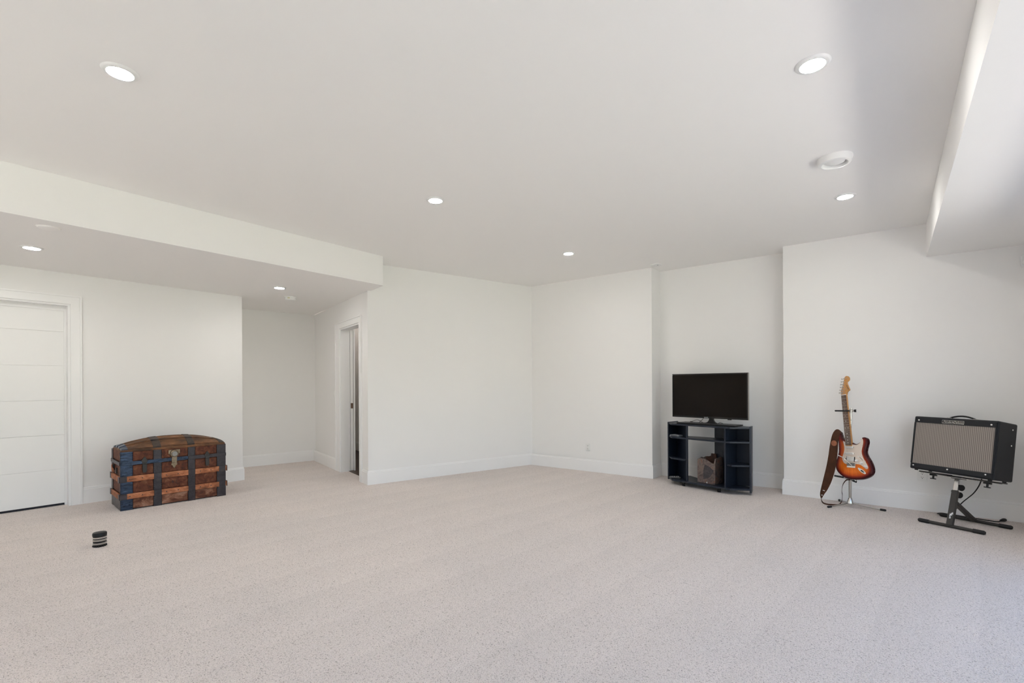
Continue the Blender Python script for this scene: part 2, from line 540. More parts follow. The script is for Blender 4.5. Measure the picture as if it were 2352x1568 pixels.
# left wall with door opening
D0, D1, DH = .10, 1.115, 2.05
mb = MB()
mb.prism([(XL, YF-.12), (XL, D0), (XL-.12, D0), (XL-.12, YF-.12)], 0, LZ)
mb.prism([(XL, D0), (XL, D1), (XL-.12, D1), (XL-.12, D0)], DH, LZ)
mb.prism([(XL, D1), (XL, 2.776), (XL-.12, 2.776), (XL-.12, D1)], 0, LZ)
struct('wall_left', mb, WALL, 'off white left wall behind the trunk')
mb = MB()
fa, fb_ = -4.3, -2.9
mb.box(((XL-.15+fa)/2, YF-.06, CZ/2), (fa-XL+.15, .12, CZ)); mb.box(((XW+.15+fb_)/2, YF-.06, CZ/2), (XW+.15-fb_, .12, CZ))
mb.box(((fa+fb_)/2, YF-.06, (2.10+CZ)/2), (fb_-fa, .12, CZ-2.10)); mb.box(((fa+fb_)/2, YF-.06, .25), (fb_-fa, .12, .50))
struct('wall_front', mb, WALL)
mb = MB()
for z in (.53, 2.07): mb.box(((fa+fb_)/2, YF-.06, z), (fb_-fa, .08, .06))
for i in range(3): mb.box((fa+.03+(fb_-fa-.06)*i/2, YF-.06, 1.3), (.06, .08, 1.48))
struct('added_window', mb, TRIM)  # unseen window added behind the camera for flatter frontal light
# patio window wall
W0, W1, WH = -2.0, 4.55, 2.06
mb = MB()
mb.box((XW+.075, (YF-.2+W0)/2, CZ/2), (.15, W0-YF+.2, CZ))
mb.box((XW+.075, (W1+6.45)/2, CZ/2), (.15, 6.45-W1, CZ))
mb.box((XW+.075, (W0+W1)/2, (WH+CZ)/2), (.15, W1-W0, CZ-WH))
struct('wall_window', mb, WALL)
mb = MB()
for z in (.03, WH-.03): mb.box((XW+.09, (W0+W1)/2, z), (.08, W1-W0, .06))
for i in range(5):
    y = W0+.03+(W1-W0-.06)*i/4
    mb.box((XW+.09, y, WH/2), (.08, .06, WH-.12))
struct('window_1', mb, TRIM)
# the small room beyond the hall doorway
far = Vector((-7.906, 5.333))-cn*T
fd = -(far-B_).dot(cn)
e0, e1 = onc(.02, fd), onc(4.1, fd)
struct('wall_far_room', MB().prism([two(e0), two(e1), two(e1-cn*.12), two(e0-cn*.12)], 0, CZ), WALL)
ne = onc(3.9, wd)
struct('wall_far_room_end', MB().prism([two(ne), two(ne+(-cn)*1.6), two(ne+(-cn)*1.6+cdir*.12), two(ne+cdir*.12)], 0, CZ), WALL)
struct('floor_far_room', MB().prism([two(onc(.14, wd-.02)), two(onc(3.9, wd-.02)), two(onc(3.9, fd)), two(onc(.14, fd))], .001, .006), WOODFLOOR, 'dark wood floor beyond the hall doorway')
# ground outside the windows
struct('patio', MB().prism([(-12, -12), (4.36, -12), (4.36, 18), (XW+.16, 18), (XW+.16, YF-.14), (-12, YF-.14)], -.14, -.03), PATIO)
struct('lawn', MB().prism([(4.36, -12), (22, -12), (22, 18), (4.36, 18)], -.3, -.06), LAWN)

# baseboards: board with a thin cap, mitred along the walls
BP = [(0, 0), (-T, 0), (-T, .146), (-T+.005, .149), (-T+.005, .158), (-T+.008, .167), (0, .167)]
BPn = [(-a, b) for a, b in BP]
def base(name, path, flip=False, label=None):
    return struct(name, MB().sweep(BPn if flip else BP, path), TRIM, label)
base('baseboard_back', [two(onc(.20, 0)), two(B_), two(A_), (CX0, YR), (CX0, NY), (DX0, NY), (DX0, YR), (XW, YR)], False, 'white stepped baseboard along the back and right walls')
base('baseboard_hall', [two(h1_), two(h2_), two(onc(1.29, 0))], False, 'white stepped baseboard round the hall end')
base('baseboard_left', [(XL, D1+.088), (XL, 2.776), (XL-.12, 2.776)], False, 'white stepped baseboard under the left wall')
base('baseboard_far_room', [two(e1), two(e0)], False)

# left door: six flat horizontal boards in a deep jamb with back-banded casing
d1 = tag(bpy.data.objects.new('door_1', None), 'white six board door in the left wall', None, None, 'structure'); COL.objects.link(d1)
d1.location = (XL, D1, 0)
mb = MB()
XD = -.088
for (y0, y1, z0, z1) in ((-.018, 0, 0, DH), (D0-D1, D0-D1+.018, 0, DH), (D0-D1+.018, -.018, DH-.018, DH)):
    mb.box((-.06, (y0+y1)/2, (z0+z1)/2), (.118, y1-y0, z1-z0))
mb.build('jamb', TRIM, d1)
MB().box((XD-.008, -.018-.008, (DH-.062)/2), (.03, .016, DH-.062)).build('door_stop', TRIM, d1)
MB().box((XD-.004, (D0-D1)/2, DH-.018-.022), (.022, D1-D0-.036, .044)).build('door_stop', TRIM, d1)
cw = .088
mb = MB()
mb.plate([(0, 0), (cw, 0), (cw, DH+cw), (-(D1-D0)-cw, DH+cw), (-(D1-D0)-cw, 0), (-(D1-D0), 0), (-(D1-D0), DH), (0, DH)], 0, -.016, Matrix(((0, -1, 0, 0), (1, 0, 0, 0), (0, 0, 1, 0), (0, 0, 0, 1))))
cas = mb.build('casing', TRIM, d1, bevel=.002)
mb = MB()
bb = .016
mb.plate([(cw-bb, 0), (cw, 0), (cw, DH+cw), (-(D1-D0)-cw, DH+cw), (-(D1-D0)-cw, 0), (-(D1-D0)-cw+bb, 0), (-(D1-D0)-cw+bb, DH+cw-bb), (cw-bb, DH+cw-bb)], -.016, -.025, Matrix(((0, -1, 0, 0), (1, 0, 0, 0), (0, 0, 1, 0), (0, 0, 0, 1))))
mb.build('back_band', TRIM, cas, bevel=.002)
zs = [.022, .372, .722, 1.072, 1.422, 1.772, DH-.022]
ct = (D0-D1)/2; bw = D1-D0-.044
MB().box((XD-.0235, ct, (zs[0]+DH-.018)/2), (.026, bw+.008, DH-.018-zs[0])).build('door_core', DOORP, d1)
for z0, z1 in zip(zs, zs[1:]):
    MB().box((XD-.009, ct, (z0+z1)/2), (.010, bw, z1-z0-.003)).build('door_board', DOORP, d1, bevel=.0012)
MB().box((XD-.03, ct, .011), (.03, bw, .019)).build('gap_shade_strip', GAPSHADE, d1)  # dark strip standing in for the shade in the gap under the door

# hall doorway: casing, jamb, sliding door edge with a bronze latch plate
d2 = tag(bpy.data.objects.new('door_2', None), 'white door standing open in the hall doorway', None, None, 'structure'); COL.objects.link(d2)
bx = onc(0, 0)
d2.location = (bx.x, bx.y, 0)
Mc = Matrix(((cdir.x, -cn.x, 0, 0), (cdir.y, -cn.y, 0, 0), (0, 0, 1, 0), (0, 0, 0, 1)))   # local x along the wall, y behind its face
fl_, fr_ = .17, .088
mb = MB(); mb.plate([(O0, 0), (O0, OH), (O1, OH), (O1, 0), (O1+fl_, 0), (O1+fl_, OH+fr_), (O0-fr_, OH+fr_), (O0-fr_, 0)], 0, -.016, Mc)
cas = mb.build('casing', TRIM, d2, bevel=.002)
mb = MB(); mb.plate([(O0-fr_, 0), (O0-fr_+bb, 0), (O0-fr_+bb, OH+fr_-bb), (O1+fl_-bb, OH+fr_-bb), (O1+fl_-bb, 0), (O1+fl_, 0), (O1+fl_, OH+fr_), (O0-fr_, OH+fr_)], -.016, -.025, Mc)
mb.build('back_band', TRIM, cas, bevel=.002)
mb = MB()
mb.box((O1-.009, wd/2, OH/2), (.018, wd, OH), Mc); mb.box((O0+.009, wd/2, OH/2), (.018, wd, OH), Mc)
mb.box(((O0+O1)/2, wd/2, OH-.009), (O1-O0-.036, wd, .018), Mc)
mb.build('jamb', TRIM, d2)
mb = MB(); mb.box((O1+.33, wd+.026, 1.0), (.70, .040, 1.98), Mc)
sl = mb.build('door_slab', DOORP, d2, bevel=.002)
mb = MB(); mb.box((O1-.022, wd+.026, .925), (.004, .030, .075), Mc); mb.build('latch_plate', BRONZE, sl)
mb = MB(); mb.box((O1-.012, wd+.062, OH/2), (.03, .018, OH), Mc); mb.build('door_guide', TRIM, d2)

# ------------------------------------------------------------------ ceiling fittings
def downlight(loc, label):
    t = thing('ceiling_light', label, 'ceiling light', loc, 0, 'recessed ceiling lights')
    MB().lathe([(.050, -.004), (.053, -.010), (.064, -.009), (.072, -.004), (.0745, 0), (.050, 0), (.050, -.004)], 40).build('trim_ring', VENTM, t, smooth=40)
    MB().lathe([(.0515, -.002), (.0515, -.0075), (.040, -.011), (.02, -.0135), (0, -.0145)], 40).build('lens', LENS, t, smooth=60)
    return t
L0 = downlight((-2.879, .670, CZ), 'largest lit recessed downlight in the upper left of the main ceiling')
for p, lab in [((-.280, 2.660, CZ), 'lit recessed downlight highest on the right, above the round ceiling vent'),
               ((-2.884, 2.700, CZ), 'lit recessed downlight in the middle of the main ceiling, above the beam end'),
               ((-.276, 4.690, CZ), 'lit recessed downlight just below the round vent near the bulkhead'),
               ((-2.872, 4.730, CZ), 'smallest lit downlight on the main ceiling, nearest the back corner'),
               ((-5.592, .711, LZ), 'lit recessed downlight in the lower ceiling above the left door'),
               ((-5.636, 2.794, LZ), 'lit recessed downlight in the lower ceiling before the hall smoke alarm')]:
    c = copy_tree(L0); c.location = p; c['label'] = lab
def fill_light(name, loc, watts):
    d = bpy.data.lights.new(name, 'AREA'); d.shape = 'DISK'; d.size = .10; d.energy = watts; d.color = (1, .97, .92)
    o = bpy.data.objects.new(name, d); COL.objects.link(o); o.location = loc
fill_light('hall_fill', (-7.65, 1.45, LZ-.01), 5.0)            # unseen fill light, added round the corner to brighten the hall
fl2_ = onc(.55, .60)
fill_light('far_room_fill', (fl2_.x, fl2_.y, CZ-.02), 1.6)  # unseen fill light added to lift the small room beyond the doorway
# round supply vents with a turned-down disc
def vent(loc, s, label, tilt):
    t = thing('ceiling_vent', label, 'air vent', loc)
    MB().lathe([(.072*s, 0), (.104*s, 0), (.104*s, -.010), (.094*s, -.038), (.078*s, -.042), (.070*s, -.026), (.072*s, 0)], 48).build('outer_ring', VENTM, t, smooth=35)
    d = MB().lathe([(0, -.004), (.040*s, -.006), (.062*s, -.014), (.064*s, -.020), (.050*s, -.028), (.030*s, -.036), (0, -.039)], 40).build('damper_disc', VENTM, t, smooth=40)
    d.rotation_euler = tilt
    MB().cyl((0, 0, 0), (0, 0, -.01), .071*s, n=40).build('throat', GREYINK, t)
vent((-.284, 3.859, CZ), .98, 'round white air vent in the main ceiling near the bulkhead', (R(-5), R(3), 0))
t = thing('ceiling_vent', 'flat round white vent cover in the lower ceiling at the left edge', 'air vent', (-4.81, .70, LZ))
MB().lathe([(0, -.012), (.050, -.012), (.062, -.007), (.065, 0), (0, 0)], 48).build('cover', CEIL, t, smooth=35)
MB().lathe([(.065, 0), (.065, -.003), (.070, -.003), (.070, 0), (.065, 0)], 48).build('flange', CEIL, t)
t = thing('ceiling_cover', 'small flat round cover plate on the ceiling above the recess corner', 'cover plate', (-2.300, 5.885, CZ))
MB().lathe([(0, -.010), (.060, -.010), (.068, -.006), (.070, 0), (0, 0)], 40).build('cover', VENTM, t, smooth=35)
MB().cyl((.030, -.02, -.009), (.030, -.02, -.014), .005, n=10).build('indicator', BLACKPL, t)
t = thing('smoke_alarm', 'round white smoke alarm on the hall ceiling', 'smoke alarm', (-6.13, 3.18, LZ))
MB().lathe([(.072, 0), (.072, -.012), (.066, -.013), (0, -.013)], 40).build('mount', PLASTIC, t, smooth=35)
MB().lathe([(.062, -.013), (.064, -.020), (.063, -.032), (.054, -.040), (.030, -.042), (0, -.042)], 40).build('cover', PLASTIC, t, smooth=35)
MB().box((.045, -.045, -.022), (.02, .02, .012)).build('test_button', mat('yellowed_plastic', (.62, .58, .34), .5), t)
t = thing('motion_sensor', 'small white motion sensor high on the right wall under the bulkhead', 'sensor', (.925, YR, 2.250))
MB().plate([(-.032, -.055), (.032, -.055), (.036, -.02), (.034, .04), (.022, .056), (-.022, .056), (-.034, .04), (-.036, -.02)], 0, -.028).build('housing', PLASTIC, t, bevel=.006, seg=3)
MB().lathe([(.030, 0), (.028, .010), (.018, .018), (0, .021)], 24, Matrix.Translation((0, -.028, -.012)) @ Matrix.Rotation(R(90), 4, 'X')).build('sensor_lens', CREAM, t, smooth=60)
MB().cyl((0, -.026, .036), (0, -.031, .036), .004, n=10).build('indicator', BLACKPL, t)

# outlets and switch
def outlet(loc, rz, label, w_=.072, h_=.104):
    t = thing('wall_outlet', label, 'outlet', loc, rz)
    MB().box((0, -.003, 0), (w_, .006, h_)).build('cover_plate', PLASTIC, t, bevel=.002)
    MB().box((0, -.0075, 0), (w_*.5, .005, h_*.66)).build('receptacle', PLASTIC, t, bevel=.001)
    mb = MB()
    for z in (-.020, .020):
        mb.box((-.0065, -.0102, z+.004), (.0026, .0015, .009)); mb.box((.0065, -.0102, z+.004), (.0026, .0015, .008))
        mb.cyl((0, -.0096, z-.008), (0, -.0110, z-.008), .0032, n=10)
    mb.build('slots', BLACKINK, t)['kind'] = 'stuff'
    return t
o1 = onp = None
outlet((-3.33, YR, .334), 0, 'small white outlet low on the right wall left of the television')
outlet((.237, YR, .332), 0, 'white outlet low on the right wall under the amplifier')
sp = onc(1.40, 0)
t = thing('light_switch', 'white light switch plate on the hall wall beside the doorway', 'switch', (sp.x, sp.y, 1.093), math.atan2(-cdir.y, -cdir.x))
MB().box((0, -.003, 0), (.072, .006, .112)).build('cover_plate', PLASTIC, t, bevel=.002)
MB().box((0, -.007, .003), (.033, .006, .062)).build('rocker', PLASTIC, t, bevel=.001)
MB().box((0, -.0104, -.021), (.010, .001, .004)).build('slider_mark', GREYINK, t)

# ------------------------------------------------------------------ trunk
def trunk():
    Lt, Dt, Hf = .915, .463, .583
    t = thing('steamer_trunk', 'old brown and black dome topped steamer trunk against the left wall', 'trunk', (-5.8779, 1.3544, 0), R(85.55))
    # local: x along the front (0..Lt), y backwards (0..Dt)
    MB().box((Lt/2, Dt/2, Hf/2+.004), (Lt-.02, Dt-.02, Hf-.008)).build('body', RUSTPANEL, t, bevel=.006)
    seam = .452
    mb = MB()
    for s_ in (0, 1): mb.box((Lt/2, .009 if s_ == 0 else Dt-.009, seam), (Lt-.012, .012, .008))
    mb.build('lid_seam', BLACKINK, t)
    # front panels (recessed between the bands)
    bands = [(0, .095), (.262, .330), (.560, .625), (.830, .915)]
    rows = [(.012, .110), (.168, .278), (.335, .432), (.480, .575)]
    for (a, b) in zip(bands, bands[1:]):
        for z0, z1 in rows:
            MB().box(((a[1]+b[0])/2, .008, (z0+z1)/2), (b[0]-a[1]-.004, .010, z1-z0)).build('panel', RUSTSCUFF if z0 < .05 else RUSTPANEL, t, bevel=.003)
    # end panels
    for xe in (.008, Lt-.008):
        for z0, z1 in rows:
            MB().box((xe, Dt/2, (z0+z1)/2), (.010, Dt-.04, z1-z0)).build('panel', RUSTPANEL, t, bevel=.003)
    # vertical tin bands
    for i, (a, b) in enumerate(bands):
        MB().box(((a+b)/2, .002, .286), (b-a, .010, .572)).build('metal_band', TRUNKSKY if i == 0 else TRUNKMETAL, t, bevel=.002)
        # tacked edges
        mb = MB()
        for x in (a+.006, b-.006):
            for k in range(26):
                mb.cyl((x, -.003, .015+k*.0215), (x, -.0055, .015+k*.0215), .0032, .0016, n=6)
        mb.build('tacks', TRUNKSKY if i < 2 else TRUNKMETAL, t)['kind'] = 'stuff'
    for xe, y0, y1 in ((.002, 0, .012), (.002, Dt-.07, Dt), (Lt-.002, 0, .06), (Lt-.002, Dt-.07, Dt)):
        MB().box((xe, (y0+y1)/2, .286), (.010, y1-y0, .572)).build('corner_strip', TRUNKMETAL, t, bevel=.002)
    MB().box((.002, Dt/2, .055), (.009, Dt-.02, .10)).build('base_plate', TRUNKMETAL, t, bevel=.002)
    # wooden slats low and middle, dark tin strap at the seam
    for z0, z1 in ((.108, .160), (.275, .330)):
        MB().box((Lt/2, -.004, (z0+z1)/2), (Lt-.01, .016, z1-z0)).build('slat', TRUNKTAN, t, bevel=.004)
        for xe in (-.004, Lt+.004):
            MB().box((xe, Dt/2, (z0+z1)/2), (.016, Dt+.01, z1-z0)).build('end_slat', TRUNKTAN, t, bevel=.004)
        for x in (.02, .296, .592, Lt-.035):
            MB().box((x, -.0125, (z0+z1)/2), (.062 if x > .03 else .055, .004, z1-z0+.004)).build('slat_clip', TRUNKMETAL, t, bevel=.001)
        for xe in (-.011, Lt+.013):
            for ye in (.015, Dt-.012):
                MB().box((xe, ye, (z0+z1)/2), (.006, .05, z1-z0+.006)).build('slat_clip', TRUNKMETAL, t, bevel=.001)
        mb = MB()
        for k in range(9): mb.cyl((.07+k*.1, -.011, (z0+z1)/2), (.07+k*.1, -.0145, (z0+z1)/2), .006, .004, n=8)
        mb.build('nail_heads', TRUNKMETAL, t)['kind'] = 'stuff'
    MB().box((.285, -.003, .456), (.55, .012, .036)).build('lid_strap', TRUNKSKY, t, bevel=.002)
    MB().box((.735, -.003, .456), (.35, .012, .036)).build('lid_strap', TRUNKMETAL, t, bevel=.002)
    for xe in (-.003, Lt+.003): MB().box((xe, Dt/2, .456), (.012, Dt-.01, .034)).build('lid_strap', TRUNKMETAL, t, bevel=.002)
    # dome lid: bulges both along and across
    def ztop(x, y):
        u, v = 2*x/Lt-1, 2*y/Dt-1
        return Hf+.078*(1-abs(u)**2.3)*(1-.97*v*v)+.022*(1-abs(v)**3)*(1-.3*abs(u)**8)-.008
    mb = MB(); nx, ny = 24, 12; g = []
    for i in range(nx+1):
        for j in range(ny+1):
            x, y = .006+(Lt-.012)*i/nx, .006+(Dt-.012)*j/ny
            g.append(mb.bm.verts.new((x, y, ztop(x, y))))
    for i in range(nx):
        for j in range(ny):
            a = i*(ny+1)+j
            mb.bm.faces.new((g[a], g[a+ny+1], g[a+ny+2], g[a+1]))
    ring = [i*(ny+1) for i in range(nx+1)]+[nx*(ny+1)+j for j in range(1, ny+1)]+[i*(ny+1)+ny for i in range(nx-1, -1, -1)]+[j for j in range(ny-1, 0, -1)]
    lo = [mb.bm.verts.new((g[k].co.x, g[k].co.y, Hf-.03)) for k in ring]
    for k in range(len(ring)):
        k2 = (k+1) % len(ring)
        mb.bm.faces.new((lo[k], lo[k2], g[ring[k2]], g[ring[k]]))
    mb.bm.faces.new(list(reversed(lo)))
    mb.build('lid', TRUNKLID, t, smooth=40)
    def lidbar(y0, y1, x0, x1, m, name, h=.014):
        mb = MB(); n = 22; rows_ = []
        for i in range(n+1):
            x = x0+(x1-x0)*i/n
            rows_.append([mb.bm.verts.new((x, y, z)) for y, z in ((y0, ztop(x, y0)-.004), (y0, ztop(x, y0)+h), (y1, ztop(x, y1)+h), (y1, ztop(x, y1)-.004))])
        for a, b in zip(rows_, rows_[1:]):
            for k in range(4):
                mb.bm.faces.new((a[k], b[k], b[(k+1) % 4], a[(k+1) % 4]))
        mb.bm.faces.new(rows_[0]); mb.bm.faces.new(list(reversed(rows_[-1])))
        mb.build(name, m, t, bevel=.002)
    MB().box((Lt/2, .004, Hf-.006), (Lt-.01, .016, .022)).build('lid_edge', TRUNKLID, t, bevel=.004)
    for y0, y1 in ((.014, .084), (.120, .196), (.246, .320), (.372, .438)):
        lidbar(y0, y1, .012, Lt-.012, TRUNKLID, 'lid_slat')
        for xa, xb in ((.010, .060), (.262, .330), (.560, .625), (Lt-.060, Lt-.010)):
            lidbar(y0-.003, y1+.003, xa, xb, TRUNKSKY if xa < .05 else LIDMETAL, 'lid_clip', .017)
    # hasp lock in the middle
    lk = MB().plate([(-.050, .555), (.050, .555), (.050, .515), (.030, .505), (-.030, .505), (-.050, .515)], -.006, -.012, Matrix.Translation((.437, 0, 0))).build('lock', BRASS, t, bevel=.002)
    MB().lathe([(0, .020), (.022, .020), (.036, .014), (.040, 0)], 28, Matrix.Translation((.437, -.010, .516)) @ Matrix.Rotation(R(90), 4, 'X')).build('lock_dial', BRASS, lk, smooth=40)
    MB().lathe([(0, .004), (.024, .004), (.027, 0)], 28, Matrix.Translation((.437, -.029, .514)) @ Matrix.Rotation(R(90), 4, 'X')).build('dial_face', BRIDGEDARK, lk, smooth=40)
    MB().box((.437, -.013, .455), (.046, .010, .070)).build('hasp', BRASS, lk, bevel=.003)
    MB().plate([(-.024, .418), (.024, .418), (.026, .400), (.016, .392), (.010, .378), (0, .362), (-.010, .378), (-.016, .392), (-.026, .400)], -.004, -.009, Matrix.Translation((.437, 0, 0))).build('lock_tail', BRASS, lk, bevel=.001)
    # two draw bolts
    for x in (.188, .735):
        mb = MB().plate([(-.026, .470), (-.012, .496), (0, .512), (.012, .496), (.026, .470), (.016, .446), (-.016, .446)], -.008, -.015, Matrix.Translation((x, 0, 0)))
        mb.box((x, -.014, .405), (.036, .014, .075)); mb.box((x, -.010, .362), (.028, .008, .020))
        mb.cyl((x-.02, -.018, .440), (x+.02, -.018, .440), .007, n=10)
        mb.build('draw_bolt', BLACKMETAL, t, bevel=.002)
    # stencilled figures on the middle panel
    text('stencil_number', '8 2', .040, BLACKINK, t, Matrix.Translation((.440, .0018, .222)) @ FACE)
    # left end: remains of the carrying handle
    hd = MB().box((-.004, .33, .395), (.014, .030, .060)).build('handle_mount', BLACKMETAL, t, bevel=.002)
    MB().box((-.004, .18, .375), (.012, .030, .055)).build('handle_mount', BLACKMETAL, t, bevel=.002)
    mb = MB().strip([(-.012, .345, .425), (-.022, .315, .418), (-.024, .285, .400), (-.014, .262, .384)], [(-.012, .345, .385), (-.022, .315, .378), (-.024, .285, .358), (-.014, .262, .350)], .006)
    mb.build('handle_strap', LEATHERTAN, hd)
    mb = MB().box((-.012, .345, .38), (.012, .016, .05)); mb.build('handle_loop', BLACKMETAL, hd)
    for x, y in ((.05, .05), (Lt-.05, .05), (.05, Dt-.05), (Lt-.05, Dt-.05)):
        MB().box((x, y, .004), (.06, .04, .010)).build('foot', TRUNKMETAL, t)
trunk()

# small banded canister on the carpet
t = thing('canister', 'small black and chrome banded cylinder standing alone on the carpet', 'canister', (-4.722, .961, 0), R(20))
MB().lathe([(0, 0), (.038, 0), (.040, .003), (.040, .074), (.0385, .076), (0, .076)], 36).build('body', BLACKPL, t, smooth=35)
for z in (.022, .029, .047, .054, .066, .072):
    MB().lathe([(.0395, z-.0028), (.0432, z-.0020), (.0432, z+.0020), (.0395, z+.0028)], 36).build('chrome_ring', CHROME, t, smooth=35)
MB().lathe([(0, .077), (.0405, .077), (.0435, .081), (.0435, .099), (.040, .1045), (.030, .107), (0, .108)], 36).build('cap', BLACKPL, t, smooth=35)
mb = MB()
for k in range(18):
    w_ = 2*math.pi*k/18
    mb.box((.0405*math.cos(w_), .0405*math.sin(w_), .006), (.004, .004, .012))
mb.build('foot_ribs', RUBBER, t)['kind'] = 'stuff'

# ------------------------------------------------------------------ television stand and what stands on it
SY = R(-12.9)
FLc = Vector((-2.065, 5.745)); 
st = thing('tv_stand', 'black open shelf television stand in the wall recess', 'tv stand', (FLc.x, FLc.y, 0), SY)
FW = .711
plan = [(0, 0), (FW, 0), (FW+.152, .146), (FW+.105, .262), (FW-.05, .290), (.16, .30), (.03, .36), (-.105, .30), (-.105, .105)]
def deck(z0, z1, name, poly): return MB().prism(poly, z0, z1).build(name, LAMINATE, st, bevel=.0015)
deck(.717, .735, 'top', [(0, 0), (FW, 0), (FW+.152, .146), (FW+.105, .262), (FW-.05, .290), (.16, .30), (.03, .36), (-.105, .30), (-.105, .105)])
deck(.050, .070, 'bottom_shelf', plan)
deck(.560, .578, 'middle_shelf', [(0, .002), (FW, .002), (FW+.150, .146), (FW+.100, .262), (.40, .270), (.20, .24), (-.10, .155), (-.10, .105)])
deck(.306, .324, 'side_shelf', [(FW-.008, .03), (FW+.012, .014), (FW+.145, .146), (FW+.098, .260), (FW-.052, .260), (FW-.052, .03)])
deck(.306, .324, 'side_shelf', [(-.100, .150), (-.100, .105), (-.010, .014), (.178, .014), (.178, .045), (.16, .055)])
MB().box((-.112, .205, .392), (.016, .21, .702)).build('side_panel', LAMINATE, st, bevel=.001)
MB().prism([(FW+.148, .138), (FW+.166, .148), (FW+.122, .272), (FW+.104, .264)], .026, .742).build('side_panel', LAMINATE, st, bevel=.001)
# upright dividers and splayed back panels of the two wings
MB().prism([(.183, .012), (.200, .012), (.200, .030), (.183, .030)], .07, .717).build('divider', LAMINATE, st, bevel=.001)
MB().prism([(.183, .030), (.199, .030), (-.096, .30), (-.104, .288)], .07, .717).build('wing_back', LAMINATE, st)
MB().prism([(FW-.068, .012), (FW-.052, .012), (FW-.052, .268), (FW-.068, .268)], .07, .717).build('divider', LAMINATE, st, bevel=.001)
MB().box((.605, .276, .394), (.42, .014, .646)).build('back_panel', LAMINATE, st)
for x, y in ((.13, .045), (.565, .045), (.13, .36), (.60, .36)):
    cs = MB().cyl((x-.012, y, .021), (x+.012, y, .021), .021, n=20).build('caster', BLACKPL, st, smooth=40)
    mb = MB().cyl((x, y, .030), (x, y, .052), .013, n=14); mb.box((x, y, .040), (.034, .030, .010)); mb.build('caster_fork', BLACKMETAL, cs)
    MB().cyl((x-.0135, y, .021), (x+.0135, y, .021), .006, n=12).build('hub_cap', CHROME, cs)

# television
tv = thing('television', 'black flat screen television on the black stand', 'television', (-1.661, 5.819, .7352), R(-10.24))
TW, TH, tz = .90, .52, .808-.7352
MB().box((0, .014, tz+TH/2), (TW, .028, TH)).build('back_shell', BLACKPL, tv, bevel=.004)
mb = MB()
for (cx_, cz_, dx, dz) in ((0, tz+TH-.006, TW, .012), (0, tz+.010, TW, .020), (-TW/2+.006, tz+TH/2, .012, TH-.032), (TW/2-.006, tz+TH/2, .012, TH-.032)):
    mb.box((cx_, -.003, cz_), (dx, .010, dz))
bz = mb.build('bezel', BLACKPL, tv, bevel=.001)
MB().box((0, -.001, tz+TH/2), (TW-.022, .006, TH-.030)).build('screen', SCREEN, tv)
MB().box((TW/2+.0015, .004, tz+TH/2), (.003, .018, TH-.006)).build('edge_strip', STEEL, tv)
MB().box((.155, .010, tz+TH+.0015), (.048, .018, .004)).build('top_tab', CREAM, tv)
text('maker_mark', 'SAMSUNG', .0105, WHITEINK, bz, Matrix.Translation((-.022, -.0086, tz+.010)) @ FACE)
MB().box((.245, .004, tz-.004), (.042, .014, .009)).build('receiver', BLACKPL, tv, bevel=.002)
# flared neck
prof = [(.022, tz+.03), (.024, tz-.012), (.030, tz-.030), (.046, tz-.046), (.075, tz-.056), (.100, .0145)]
mb = MB()
pts = [(a+.026, z) for a, z in prof]+[(-a+.026, z) for a, z in reversed(prof)]
mb.plate(pts, .012, .040)
mb.build('neck', BLACKPL, tv, smooth=40)
MB().plate([(-.345, 0), (.350, 0), (.350, .0145), (-.345, .0145)], -.10, .11).build('base_plate', BLACKPL, tv, bevel=.004)
mb = MB()
for pts in ([(-.235, .05, .018), (-.20, .05, .034), (-.155, .04, .046), (-.11, .03, .034), (-.075, .02, .018)], [(-.125, .03, .016), (-.105, .02, .034), (-.08, .016, .052), (-.06, .018, .085)], [(.09, .06, .016), (.115, .05, .026), (.15, .05, .018)]):
    MB().tube(smoothline(pts, 5), .0028, 6).build('cord', BLACKPL, tv)
MB().box((-.235, .05, .019), (.024, .014, .010)).build('cord_plug', BLACKPL, tv)
def on_stand(x, y, z):
    v = Matrix.Rotation(SY, 3, 'Z') @ Vector((x, y, 0))
    return (FLc.x+v.x, FLc.y+v.y, z)
# odd boxes on the left shelves
t = thing('media_box', 'small flat grey box on the upper left shelf of the tv stand', 'media box', on_stand(.010, .085, .5785), SY+R(-4))
MB().box((0, 0, .009), (.125, .085, .018)).build('case', mat('grey_plastic', (.26, .27, .30), .35), t, bevel=.003)
MB().box((0, -.0435, .009), (.10, .002, .006)).build('front_slot', BLACKPL, t)
t = thing('remote_control', 'grey remote control lying on the lower left shelf of the tv stand', 'remote', on_stand(-.005, .075, .0705), SY+R(35))
MB().box((0, 0, .010), (.135, .044, .018)).build('case', mat('worn_grey_plastic', (.10, .095, .09), .45), t, bevel=.008, seg=3)
mb = MB()
for i in range(5):
    for j in range(2): mb.cyl((-.045+i*.021, -.009+j*.018, .018), (-.045+i*.021, -.009+j*.018, .0215), .0055, n=8)
mb.build('buttons', GREYINK, t)['kind'] = 'stuff'

